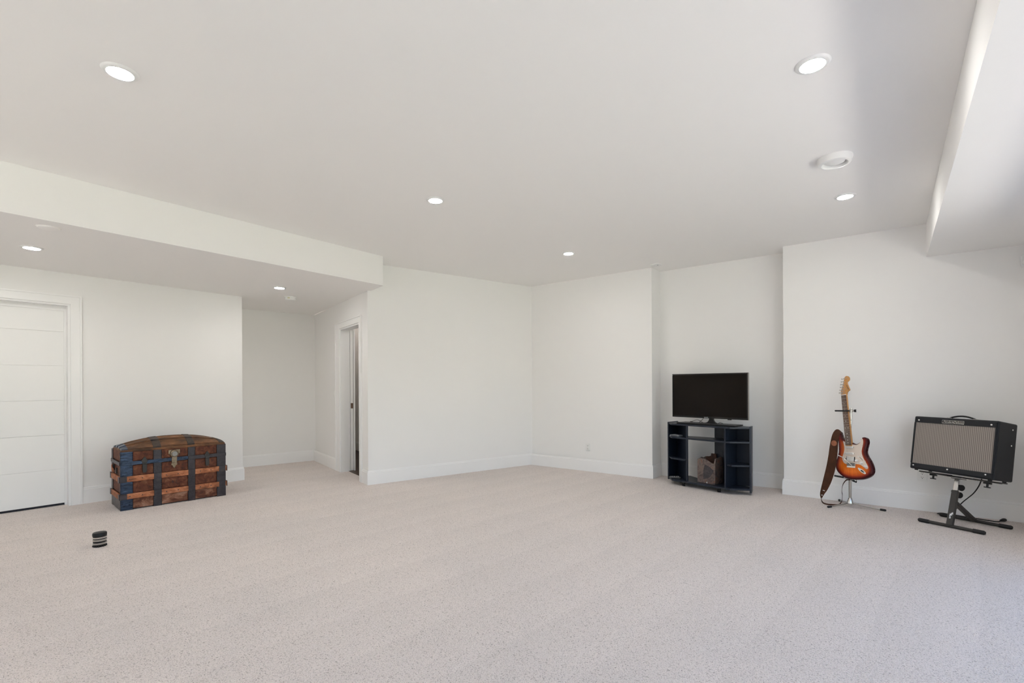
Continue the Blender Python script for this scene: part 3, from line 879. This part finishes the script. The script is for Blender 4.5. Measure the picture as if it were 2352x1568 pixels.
# block of mottled rusty material with a jagged open top
bl = Vector((-1.7645, 5.7299)); bm_ = Vector((-1.5572, 5.6854)); 
t = thing('jagged_box', 'mottled brown box shaped relic with a torn jagged rim on the bottom shelf', 'box', (bl.x+.002, bl.y+.012, .0712), math.atan2(bm_.y-bl.y, bm_.x-bl.x))
BWd, BDp = .212, .185
front = [(0, 0), (BWd, 0), (BWd, .30), (BWd-.004, .228), (.176, .236), (.150, .240), (.128, .262), (.112, .256), (.096, .270), (.078, .283), (.060, .280), (.030, .283), (.010, .276), (.004, .245)]
front = [(0, 0), (BWd, 0), (BWd, .226), (.190, .232), (.165, .238), (.140, .256), (.118, .268), (.098, .272), (.078, .284), (.050, .281), (.012, .278), (.002, .250), (-.004, .235)]
right = [(0, 0), (BDp, 0), (BDp+.004, .12), (BDp, .290), (.15, .298), (.10, .296), (.055, .292), (.022, .287), (.012, .262), (0, .226)]
backp = [(0, 0), (BWd, 0), (BWd, .29), (.190, .275), (.178, .268), (.170, .280), (.158, .278), (.152, .262), (.140, .284), (.138, .322), (.076, .322), (.074, .298), (.050, .286), (.02, .284), (0, .28)]
leftp = [(0, 0), (BDp, 0), (BDp, .28), (.12, .27), (.08, .285), (.03, .272), (0, .268)]
def jit(pts, a=.004): return [(x+random.uniform(-a, a), z+(random.uniform(-a, a) if z > .05 else 0)) for x, z in pts]
MB().plate(jit(front, .002), 0, .016).build('front_wall', STONE, t, bevel=.003)
MB().plate(jit(right, .002), 0, .016, Matrix(((0, -1, 0, BWd), (1, 0, 0, .0), (0, 0, 1, 0), (0, 0, 0, 1)))).build('side_wall', STONE, t, bevel=.003)
MB().plate(jit(leftp, .002), 0, .016, Matrix(((0, -1, 0, .016), (1, 0, 0, .0), (0, 0, 1, 0), (0, 0, 0, 1)))).build('side_wall', STONE, t, bevel=.003)
MB().plate(jit(backp, .001), BDp-.016, BDp).build('back_wall', STONEIN, t, bevel=.002)
MB().box((BWd/2, BDp/2, .12), (BWd-.03, BDp-.03, .22)).build('filling', STONEIN, t)
MB().plate([(BWd-.055, .0), (BWd-.018, .0), (BWd-.02, .05), (BWd-.05, .10)], -.004, .001).build('flake', STONE, t)
MB().plate([(.075, .040), (.150, .075), (.196, .150), (.150, .190), (.090, .215), (.070, .130)], -.003, .001).build('flake', STONEDARK, t)
MB().plate([(.108, .006), (.122, .002), (.116, .022)], -.003, .001).build('chip', CREAM, t)

# ------------------------------------------------------------------ guitar on its stand
gt = thing('electric_guitar', 'sunburst electric guitar with brown strap leaning on a chrome stand', 'guitar', (-.2864, 5.6137, .430))
gt.rotation_mode = 'YXZ'
gt.rotation_euler = (-.1979, -.240, -.546)
GS = 1.068
def mm(pts): return [(x*.001*GS, z*.001*GS) for x, z in pts]
body = [(-34, 236), (-53, 243), (-66, 262), (-71, 288), (-76, 308), (-85, 318), (-95, 312), (-100, 292), (-102, 262), (-104, 222), (-107, 171), (-110, 134), (-121, 99), (-137, 60), (-149, 28), (-153, 5), (-152, -17), (-143, -43), (-129, -65), (-107, -88), (-85, -104), (-56, -117), (-28, -125), (1, -129), (30, -131), (58, -131), (86, -127), (115, -118), (142, -103), (158, -83), (166, -61), (166, -36), (161, -7), (151, 23), (139, 50), (129, 78), (125, 102), (130, 127), (141, 156), (150, 184), (151, 206), (144, 223), (131, 232), (116, 233), (107, 228), (100, 215), (92, 200), (79, 188), (62, 182), (48, 182), (34, 187), (22, 196)]
def guitar_body():
    out = smoothline([(*p, 0) for p in mm(body)], 3, True)
    out = [Vector((p.x, p.y)) for p in out]
    n = len(out)
    def inside(q):
        c = False
        for i in range(n):
            a, b = out[i], out[i-1]
            if (a.y > q.y) != (b.y > q.y) and q.x < (b.x-a.x)*(q.y-a.y)/(b.y-a.y)+a.x: c = not c
        return c
    def dist(q):
        best = 9
        for i in range(n):
            a, b = out[i-1], out[i]; d = b-a
            t_ = max(0, min(1, (q-a).dot(d)/max(d.dot(d), 1e-12)))
            best = min(best, (q-a-d*t_).length)
        return best
    grid = []
    s = .010
    for i in range(-18, 20):
        for j in range(-16, 36):
            q = Vector((i*s+(j % 2)*s*.5, j*s))
            if inside(q) and dist(q) > .006: grid.append(q)
    vv, ee, ff, *_ = delaunay_2d_cdt(out+grid, [(i, (i+1) % n) for i in range(n)], [], 1, 1e-6)
    mb = MB(); bm = mb.bm
    lay = bm.verts.layers.float.new('burst')
    th = .045*GS
    def edge_y(d):           # rounded-over edge
        r_ = .008
        return 0 if d >= r_ else r_-math.sqrt(max(0, r_*r_-(r_-d)**2))
    for side in (0, 1):
        vs_ = []
        for q in vv:
            d = dist(q)
            y = edge_y(d)
            v = bm.verts.new((q.x, y if side == 0 else th-y, q.y))
            v[lay] = min(1, d/.068) if side == 0 else min(.4, d/.16)
            vs_.append(v)
        for f in ff:
            try: bm.faces.new([vs_[k] for k in f])
            except ValueError: pass
        if side == 0: fr = vs_
        else:
            for i in range(n):
                a, b = i, (i+1) % n
                bm.faces.new((fr[a], fr[b], vs_[b], vs_[a]))
    return mb.build('body', BURST, gt, smooth=50)
gb = guitar_body()
pg = [(-55, 222), (-46, 216), (-33, 206), (-33, 181), (20, 175), (24, 181), (36, 177), (58, 172), (79, 178), (94, 191), (102, 209), (107, 221), (113, 222), (118, 209), (118, 188), (111, 159), (101, 131), (95, 105), (97, 75), (106, 42), (119, 12), (129, -15), (134, -33), (130, -45), (121, -49), (110, -42), (93, -24), (72, -7), (53, 0), (37, 3), (-45, 10), (-55, 14), (-68, 23), (-76, 42), (-79, 61), (-73, 87), (-61, 113), (-51, 146), (-51, 180), (-54, 205)]
gp = MB().plate([(p.x, p.y) for p in smoothline([(*q, 0) for q in mm(pg)], 2, True)], -.0025, .001).build('pickguard', PARCHMENT, gt)
mb = MB()
for x, z in mm([(-50, 212), (104, 214), (108, 160), (95, 90), (118, 20), (126, -40), (-60, 100), (-70, 30), (-48, 14), (40, 6), (30, 172)]): mb.cyl((x, -.002, z), (x, -.0042, z), .0032, n=8)
mb.build('screws', STEEL, gp)['kind'] = 'stuff'
def pickup(x0, z0, x1, z1, h, name):
    c = Vector(((x0+x1)/2, 0, (z0+z1)/2))*.001*GS; wv = math.hypot(x1-x0, z1-z0)*.001*GS
    Mx = Matrix.Translation(c) @ Matrix.Rotation(-math.atan2(z1-z0, x1-x0), 4, 'Y')
    mb = MB().box((0, -.006, 0), (wv, .010, h), Mx)
    o = mb.build(name, CREAM, gp, bevel=.0035, seg=3)
    return Mx, wv, o
for args in ((-38, 164, 28, 153), (-42, 106, 27, 97)):
    Mx, wv, o = pickup(*args, .019, 'single_coil_pickup')
    mb = MB()
    for k in range(6): mb.cyl((-wv*.36+wv*.72*k/5, -.011, 0), (-wv*.36+wv*.72*k/5, -.0125, 0), .0026, n=8, M=Mx)
    for sx in (-1, 1): mb.cyl((sx*wv*.58, -.002, 0), (sx*wv*.58, -.0045, 0), .0034, n=8, M=Mx)
    mb.build('pole_pieces', STEEL, gp)['kind'] = 'stuff'
Mx, wv, o = pickup(-36, 58, 25, 46, .040, 'humbucker_pickup')
mb = MB()
for zz in (-.010, .010):
    for k in range(6): mb.cyl((-wv*.38+wv*.76*k/5, -.011, zz), (-wv*.38+wv*.76*k/5, -.0125, zz), .0026, n=8, M=Mx)
mb.build('pole_pieces', STEEL, gp)['kind'] = 'stuff'
mb = MB()
for sx in (-1, 1):
    mb.box((sx*(wv/2+.0035), -.004, 0), (.006, .004, .046), Mx); mb.cyl((sx*(wv/2+.009), -.002, 0), (sx*(wv/2+.009), -.006, 0), .004, n=8, M=Mx)
mb.build('pickup_ring', BLACKPL, gp)
for x, z in mm([(46, 33), (85, 8), (115, -24)]):
    MB().lathe([(.0125, 0), (.0125, .006), (.010, .014), (.009, .016), (0, .0165)], 20, Matrix.Translation((x, -.0025, z)) @ Matrix.Rotation(R(90), 4, 'X')).build('control_knob', CREAM, gp, smooth=40)
(sx0, sz0), (sx1, sz1) = mm([(72, 63), (99, 28)])
sw = MB().tube([(sx0, -.0028, sz0), (sx1, -.0028, sz1)], .0016, 6).build('switch_slot', BLACKPL, gp)
mb = MB().tube([(sx0+.003, -.002, sz0-.004), (sx0+.001, -.012, sz0-.001)], .0018, 6); mb.tube([(sx0+.001, -.011, sz0-.001), (sx0-.002, -.021, sz0+.002)], .0045, 8)
mb.build('selector_switch', CREAM, gp)
(bx0, bz0), (bx1, bz1) = mm([(-43, 22), (32, 8)])
Mb = Matrix.Translation(Vector(mm([(-7, -1)])[0]).to_3d()) if False else Matrix.Translation((-.006*GS, 0, -.001*GS)) @ Matrix.Rotation(R(9), 4, 'Y')
br = MB().box((0, -.003, -.003), (.080, .006, .046), Mb).build('bridge', CHROME, gt, bevel=.0015)
for k in range(6): MB().box((-.030+k*.012, -.010, .004), (.0105, .009, .028), Mb).build('saddle', BRIDGEDARK, br, bevel=.0015)
arm = [(11, -.006, -15), (2, -.020, -2), (-27, -.030, 37), (-54, -.034, 67)]
mb = MB().tube([(x*.001*GS, y, z*.001*GS) for x, y, z in arm], .0028, 8)
am = mb.build('tremolo_arm', CHROME, br, smooth=60)
mb = MB().tube([(-.052*GS, -.034, .066*GS), (-.075*GS, -.035, .080*GS), (-.111*GS, -.036, .101*GS)], [.0030, .0042, .0052], 10); mb.build('arm_tip', CREAM, br, smooth=60)
jp = [(50, -30), (62, -34), (84, -48), (102, -66), (110, -82), (106, -90), (94, -88), (72, -72), (56, -54), (48, -40)]
jk = MB().plate([(p.x, p.y) for p in smoothline([(*q, 0) for q in mm(jp)], 3, True)], -.003, .001).build('jack_plate', CHROME, gt, bevel=.001)
mb = MB().plate(mm([(70, -50), (84, -56), (97, -72), (94, -78), (80, -70), (68, -58)]), -.0036, -.0028); mb.build('jack_cup', BLACKMETAL, jk)
# neck, fretboard with frets and dots, headstock with tuners
nk = MB().plate(mm([(-34, 172), (21, 164), (22, 300), (22.5, 646), (-21, 650), (-31, 300)]), -.007, .016).build('neck', MAPLE, gt, bevel=.004, seg=3)
fbp = mm([(-33, 182), (20, 174), (22, 645), (-21, 649)])
fb = MB().plate(fbp, -.0125, -.0068).build('fretboard', ROSEWOOD, nk, bevel=.001)
mb = MB(); md = MB()
def fx(z):       # left and right edge of the board at height z (mm)
    k = (z-178)/(647-178)
    return -33+12*k, 20+2*k
for k in range(1, 22):
    z = 648/2**(k/12)
    a, b = fx(z)
    p = mm([(a, z+1.5), (b, z-1.5)])
    mb.tube([(p[0][0], -.0128, p[0][1]), (p[1][0], -.0128, p[1][1])], .0013, 6)
mb.build('frets', STEEL, nk)['kind'] = 'stuff'
for k in (3, 5, 7, 9, 12, 15, 17, 19, 21):
    z = 648*(1/2**((k-1)/12)+1/2**(k/12))/2
    a, b = fx(z)
    for o_ in ((-.25, .25) if k == 12 else (0,)):
        p = mm([((a+b)/2+(b-a)*o_, z)])[0]
        MB().cyl((p[0], -.0122, p[1]), (p[0], -.0132, p[1]), .0036, n=12).build('inlay_dot', PEARL, nk)
mb = MB().plate(mm([(-22, 646), (23, 642), (23, 648), (-22, 652)]), -.0155, -.006); mb.build('nut', CREAM, nk)
hs = [(-22, 650), (-27, 668), (-26, 684), (-14, 715), (-1, 745), (11, 775), (20, 803), (27, 817), (42, 823), (57, 816), (65, 800), (65, 783), (55, 771), (43, 764), (42, 748), (47, 728), (52, 708), (58, 684), (48, 679), (38, 672), (31, 662), (24, 644)]
hd = MB().plate([(p.x, p.y) for p in smoothline([(*q, 0) for q in mm(hs)], 2, True)], -.004, .011).build('headstock', MAPLE, gt, bevel=.002)
for k in range(6):
    x, z = mm([(-15+k*7.2, 672+k*25.5)])[0]
    mb = MB().cyl((x, -.004, z), (x, -.018, z), .0045, .0036, n=12)
    mb.cyl((x, -.004, z), (x, -.0062, z), .0072, n=14)
    mb.cyl((x-.012, .006, z+.003), (x-.026, .006, z+.006), .0028, n=8); mb.box((x-.031, .006, z+.007), (.011, .006, .014))
    mb.build('tuner', STEEL, hd, smooth=40)
mb = MB()
for x, z in mm([(42, 801), (24, 700)]): mb.cyl((x, -.004, z), (x, -.009, z), .004, n=10)
mb.build('string_trees', STEEL, hd)
text('headstock_script', 'Fender', .018*GS, BLACKINK, hd, Matrix.Translation((.042*GS, -.0046, .712*GS)) @ Matrix.Rotation(R(72), 4, 'Y') @ FACE, .0003, .25)
mb = MB()
for k in range(6):
    a, b = fx(200); x0 = -36+k*11.6
    x1 = -18+k*7.4
    p = mm([(x0*.82-1, 4-k*1.6), (x1, 648)])
    tx, tzz = mm([(-15+k*7.2, 672+k*25.5)])[0]
    mb.tube([(p[0][0], -.0165, p[0][1]), (p[1][0], -.0160, p[1][1]), (tx, -.014, tzz)], .0005+.00012*(5-k), 5)
mb.build('strings', STEEL, gt)['kind'] = 'stuff'
MB().cyl((.005*GS, .022, -.130*GS), (.005*GS, .022, -.142*GS), .006, .008, n=12).build('strap_button', CHROME, gt)
# strap (world points brought into the guitar frame)
bpy.context.view_layer.update()
GI = gt.matrix_world.inverted()
def wl(pts): return [GI @ Vector(p) for p in pts]
SL = [(-.3690, 5.600, .7400), (-.3940, 5.594, .7620), (-.4190, 5.592, .7520), (-.4430, 5.594, .7000), (-.4620, 5.600, .6000), (-.4750, 5.612, .5000), (-.4940, 5.630, .3900), (-.5210, 5.652, .2650), (-.5420, 5.672, .1700), (-.5530, 5.685, .1050), (-.5480, 5.692, .0650)]
SR = [(-.3640, 5.575, .7180), (-.3760, 5.562, .7280), (-.3840, 5.556, .7000), (-.3920, 5.560, .6400), (-.3970, 5.572, .5600), (-.4060, 5.588, .4700), (-.4230, 5.608, .3600), (-.4540, 5.632, .2450), (-.4880, 5.656, .1600), (-.5180, 5.676, .1050), (-.5380, 5.688, .0630)]
SLw, SRw = smoothline(SL, 4), smoothline(SR, 4)
sp_ = MB().strip(wl(SLw), wl(SRw), .004).build('strap', LEATHER, gt, smooth=40)
tail = [(-.5430, 5.690, .0660), (-.5400, 5.698, .0330), (-.5270, 5.708, .0130), (-.5000, 5.706, .0060), (-.4650, 5.706, .0060), (-.4300, 5.716, .0070), (-.3980, 5.740, .0120), (-.3780, 5.750, .0450), (-.3720, 5.735, .1050), (-.3740, 5.715, .1550), (-.3640, 5.690, .2200), (-.3350, 5.668, .2700), (-.3050, 5.650, .2790)]
tl = smoothline(tail, 5)
wid = [.010]*len(tl)
Lr = [p+Vector((.0, .006, .006)) for p in tl]; Rr = [p-Vector((.0, .006, .004)) for p in tl]
MB().strip(wl(Lr), wl(Rr), .003).build('strap_tail', LEATHER, sp_, smooth=40)
c = GI @ Vector((-.4150, 5.570, .6450))
nrm = (wl([SL[4]])[0]-wl([SR[4]])[0]).cross(wl([SL[5]])[0]-wl([SL[3]])[0]).normalized()
if nrm.y > 0: nrm = -nrm
pc = (Vector(SL[3])*.5+Vector(SR[3])*.5)*.55+(Vector(SL[4])*.5+Vector(SR[4])*.5)*.45
pc = GI @ pc
MB().cyl(pc+nrm*.002, pc+nrm*.0090, .026, n=24).build('strap_patch', LEATHERTAN, sp_)
mb = MB()
for k, zz in enumerate((8.3, 9.2)):
    i = int(zz); f = zz-i
    a = GI @ (Vector(SL[i])*(1-f)+Vector(SL[i+1])*f); b = GI @ (Vector(SR[i])*(1-f)+Vector(SR[i+1])*f)
    mb.tube([a.lerp(b, .40)+nrm*.003, a.lerp(b, .75)+nrm*.003], .0035, 6)
mb.build('strap_stitches', CREAM, sp_)

# guitar stand
gs = thing('guitar_stand', 'chrome tripod guitar stand with black rubber holders under the sunburst guitar', 'guitar stand', (-.311, 5.757, 0))
MB().cyl((0, 0, .066), (0, 0, .50), .0125, n=18).build('lower_tube', STEEL, gs, smooth=40)
MB().cyl((0, 0, .48), (.012, 0, .967), .0075, n=14).build('upper_tube', CHROME, gs, smooth=40)
MB().lathe([(0, .018), (.020, .018), (.030, .026), (.030, .044), (.022, .066), (.016, .086), (.0125, .090), (0, .090)], 24).build('hub', CHROME, gs, smooth=40)
for fx_, fy_ in ((-.165, -.185), (-.103, .205), (.271, -.020)):
    lg = MB().tube([(fx_*.08, fy_*.08, .040), (fx_*.25, fy_*.25, .030), (fx_*.92, fy_*.92, .010)], .0065, 10).build('leg', STEEL, gs, smooth=40)
    MB().tube([(fx_*.86, fy_*.86, .0115), (fx_*1.0, fy_*1.0, .0105), (fx_*1.03, fy_*1.03, .0095)], [.0095, .0105, .007], 10).build('rubber_foot', RUBBER, lg, smooth=40)
    mb = MB().cyl((fx_*.10-.005, fy_*.10, .036), (fx_*.10+.005, fy_*.10, .036), .010, n=12); mb.build('leg_joint', CHROME, lg)
# cradle arms: steel yoke with rubber sleeves
mb = MB().tube([(-.046, -.137, .3015), (-.012, -.118, .290), (0, -.06, .281), (0, 0, .276)], .006, 8)
mb.tube([(.0265, -.137, .2805), (.010, -.112, .283), (0, -.06, .281)], .006, 8)
mb.cyl((0, 0, .262), (0, 0, .296), .018, n=16)
yk = mb.build('cradle', STEEL, gs, smooth=40)
MB().tube([(-.1186, -.137, .310), (-.042, -.137, .302)], .0085, 10).build('cradle_sleeve', RUBBER, gs, smooth=40)
MB().tube([(.0265, -.137, .2805), (.0603, -.137, .268)], .0085, 10).build('cradle_sleeve', RUBBER, gs, smooth=40)
# neck holder
mb = MB().cyl((.012, 0, .922), (.012, 0, .952), .013, n=16); mb.cyl((.012, 0, .937), (.048, 0, .937), .009, n=14)
mb.build('neck_clamp', STEEL, gs)
MB().tube([(.034, 0, .937), (.052, 0, .938)], [.012, .015], 14).build('clamp_knob', BLACKPL, gs)
MB().tube(smoothline([(-.004, -.012, .937), (-.030, -.026, .936), (-.082, -.048, .936), (-.108, -.080, .937), (-.104, -.100, .937)], 4), .0075, 10).build('neck_rest', RUBBER, gs, smooth=40)

# ------------------------------------------------------------------ amplifier on its stand
am = thing('guitar_amplifier', 'black guitar amplifier with silver grille cloth tilted back on its stand', 'amplifier', (.393, 5.535, .430))
am.rotation_mode = 'YXZ'
am.rotation_euler = (-.147, .011, -.541)
aw, ah, ad = .597, .476, .267
MB().box((0, ad/2, ah/2), (aw, ad, ah)).build('cabinet', TOLEX, am, bevel=.012, seg=4)
gx0, gx1, gz0, gz1 = -.278, .280, .052, .420
for z0_, z1_ in ((gz1, ah-.012), (.012, gz0)): MB().box((0, -.005, (z0_+z1_)/2), (aw-.024, .012, z1_-z0_)).build('front_rail', TOLEX, am, bevel=.002)
for a, b in ((-aw/2+.008, gx0), (gx1, aw/2-.008)): MB().box(((a+b)/2, -.005, (gz0+gz1)/2), (b-a, .012, gz1-gz0)).build('front_stile', TOLEX, am, bevel=.002)
MB().box(((gx0+gx1)/2, -.002, (gz0+gz1)/2), (gx1-gx0, .006, gz1-gz0)).build('grille_cloth', GRILLE, am)
for x, z in ((-.256, .440), (.255, .440), (-.266, .032), (-.010, .034), (.246, .036)):
    MB().lathe([(.0075, 0), (.0060, .003), (0, .0042)], 14, Matrix.Translation((x, -.011, z)) @ Matrix.Rotation(R(90), 4, 'X')).build('screw', CHROME, am, smooth=60)
for y, z in ((.198, .424), (.198, .295)):
    MB().lathe([(.0065, 0), (.0050, .003), (0, .004)], 14, Matrix.Translation((aw/2, y, z)) @ Matrix.Rotation(R(90), 4, 'Y')).build('screw', CHROME, am, smooth=60)
np_ = MB().box((0, -.013, .440), (.156, .005, .028)).build('name_plate', WHITEINK, am, bevel=.001)
np_.data.materials[0] = CHROME
MB().box((0, -.0157, .440), (.150, .002, .022)).build('plate_field', BLACKPL, np_)
text('plate_script', 'Fender', .0225, CHROME, np_, Matrix.Translation((-.036, -.0172, .440)) @ FACE, .0004, .3)
text('plate_script', 'Deluxe', .0225, CHROME, np_, Matrix.Translation((.038, -.0172, .440)) @ FACE, .0004, .3)
MB().box((.001, -.0170, .440), (.010, .001, .007)).build('plate_gem', CHROME, np_)
h = MB().tube(smoothline([(-.085, .10, .480), (-.066, .10, .490), (-.03, .10, .501), (.008, .10, .505), (.046, .10, .501), (.084, .10, .489), (.104, .10, .480)], 4), [.007]*25, 10)
hh = h.build('handle', BLACKPL, am, smooth=50)
for x in (-.082, .100): MB().box((x, .10, .480), (.034, .026, .012)).build('handle_cap', STEEL, hh, bevel=.002)
for x in (-.26, .26):
    for y in (.03, .235): MB().cyl((x, y, 0), (x, y, -.010), .014, .012, n=14).build('foot', RUBBER, am)
# amp stand: a support table in the amplifier's own tilt, on an A-frame
asd = thing('amplifier_stand', 'black folding amplifier stand with two floor bars and chrome neck', 'amp stand', (.387, 5.50, 0))
bpy.context.view_layer.update()
MA = asd.matrix_world.inverted() @ am.matrix_world
for sx, x0, x1 in ((-1, -.245, -.045), (1, .145, .322)):
    mb = MB().box(((x0+x1)/2, .055, -.0155), (x1-x0, .030, .012), MA); mb.box(((x0+x1)/2+.0, .19, -.0155), (.03, .25, .010), MA)
    ar = mb.build('support_arm', BLACKMETAL, asd, bevel=.003)
    xt = -.136 if sx < 0 else .238
    mb = MB().box((xt, .05, -.030), (.046, .030, .016), MA); mb.cyl((xt, .05, -.036), (xt, .05, -.062), .0075, n=12, M=MA)
    mb.box((xt, .05, -.0635), (.042, .014, .008), MA)
    mb.build('tee_knob', BLACKPL, ar, bevel=.002)
for y in (.046, .066):
    MB().tube([MA @ Vector((-.14, y, -.0265)), MA @ Vector((.17, y, -.0225))], .0035, 8).build('slide_rod', CHROME, asd)
o_ = Vector((.387, 5.50, 0))
pb, pt = Vector((.387, 5.400, .018))-o_, Vector((.452, 5.600, .380))-o_
ax = (pt-pb).normalized()
bardir = Vector((.596-.192, 5.392-5.579, 0)).normalized()
side = (bardir-ax*bardir.dot(ax)).normalized(); dep_ = ax.cross(side)
def beam(p, q, w_, d_, name, m, bev=.003):
    p, q = Vector(p), Vector(q); a = (q-p).normalized()
    s = (bardir-a*bardir.dot(a)).normalized(); e = a.cross(s)
    Mx = Matrix(((s.x, e.x, a.x, p.x), (s.y, e.y, a.y, p.y), (s.z, e.z, a.z, p.z), (0, 0, 0, 1)))
    return MB().box((0, 0, (q-p).length/2), (w_, d_, (q-p).length), Mx).build(name, m, asd, bevel=bev), Mx
post, Mp = beam(pb, pb+ax*.312, .042, .036, 'post', BLACKMETAL)
inner, Mi_ = beam(pb+ax*.30, pt+ax*.010, .032, .026, 'inner_post', CHROME)
cr_ = MB().box((0, 0, .30), (.045, .039, .012), Mp); cr_.build('post_collar', BLACKMETAL, asd, bevel=.002)
mb = MB().box(tuple((MA @ Vector((.0, .135, -.034)))), (.0, .0, .0)) if False else MB()
mb.box((.005, .135, -.024), (.075, .075, .022), MA); mb.box((.015, .135, -.018), (.30, .036, .010), MA)
mb.build('tilt_head', BLACKMETAL, asd, bevel=.002)
# white zig-zag emblem on the post
zz = [(-.010, .070), (-.002, .070), (-.004, .086), (.006, .082), (.004, .098), (.012, .092), (.010, .112), (.004, .112), (.004, .104), (-.003, .108), (-.002, .096), (-.010, .100)]
emb = MB().plate([(x, z) for x, z in zz], 0, .0012)
dq = dep_
fy = -1 if (Mp.to_3x3() @ Vector((0, -1, 0))).y < 0 else 1
bmesh.ops.transform(emb.bm, matrix=Mp @ Matrix.Translation((.004, fy*.0186, 0)), verts=emb.bm.verts[:])
emb.build('emblem', WHITEINK, post)
mb = MB().plate([(-.012, .060), (-.004, .056), (.002, .064), (-.006, .068)], 0, .0012, Mp @ Matrix.Translation((.004, fy*.0186, 0))); mb.build('emblem', WHITEINK, post)
rb = Vector((.565, 5.728, .020))-o_
beam(pb+ax*.215, rb, .036, .028, 'strut', BLACKMETAL)
def bar(a, b, name):
    a, b = Vector(a)-o_, Vector(b)-o_
    d = b-a
    o = MB().tube([a+d*.03, b-d*.03], .013, 12).build(name, BLACKMETAL, asd, smooth=40)
    for p, q in ((a, a+d*.17), (b, b-d*.17)): MB().tube([p, p+(q-p)*.12, q], [.011, .0165, .0165], 12).build('end_cap', RUBBER, o, smooth=40)
bar((.190, 5.492, .0165), (.590, 5.305, .0165), 'front_bar')
bar((.350, 5.830, .0165), (.786, 5.632, .0165), 'rear_bar')
for px_, z_ in ((.4760, .312), (.4620, .252)):
    c = Vector((px_, 5.575 if z_ > .3 else 5.555, z_))-o_
    mb = MB().cyl(c, c+Vector((.26, -.42, .03)).normalized()*-.045, .009, n=12)
    mb.cyl(c-Vector((.26, -.42, 0)).normalized()*.0, c-Vector((.26, -.42, 0)).normalized()*.022, .026, .024, n=20)
    mb.build('clamp_knob', BLACKPL, asd, smooth=35)
# power cord
pc_ = [(.622, 5.790, .372), (.605, 5.820, .300), (.573, 5.850, .2276), (.5115, 5.86, .1484), (.465, 5.87, .075), (.440, 5.885, .025), (.415, 5.925, .008), (.374, 5.935, .008), (.340, 5.900, .008), (.352, 5.872, .010), (.400, 5.893, .012), (.464, 5.905, .010), (.532, 5.882, .008), (.599, 5.868, .008), (.678, 5.850, .008), (.725, 5.848, .008), (.752, 5.885, .010)]
cdm = MB().tube(smoothline(pc_, 6), .0045, 8).build('power_cord', BLACKPL, smooth=50)
tag(cdm, 'black power cord trailing from the amplifier across the carpet', 'cord')
pl = MB().tube([(.748, 5.880, .014), (.770, 5.914, .015), (.782, 5.932, .014)], [.008, .015, .013], 12).build('plug', BLACKPL, cdm, smooth=50)
mb = MB()
for dx in (-.006, .006): mb.box((.784+dx, 5.944-dx*.6, .014), (.0016, .018, .006))
mb.build('prong', STEEL, cdm)
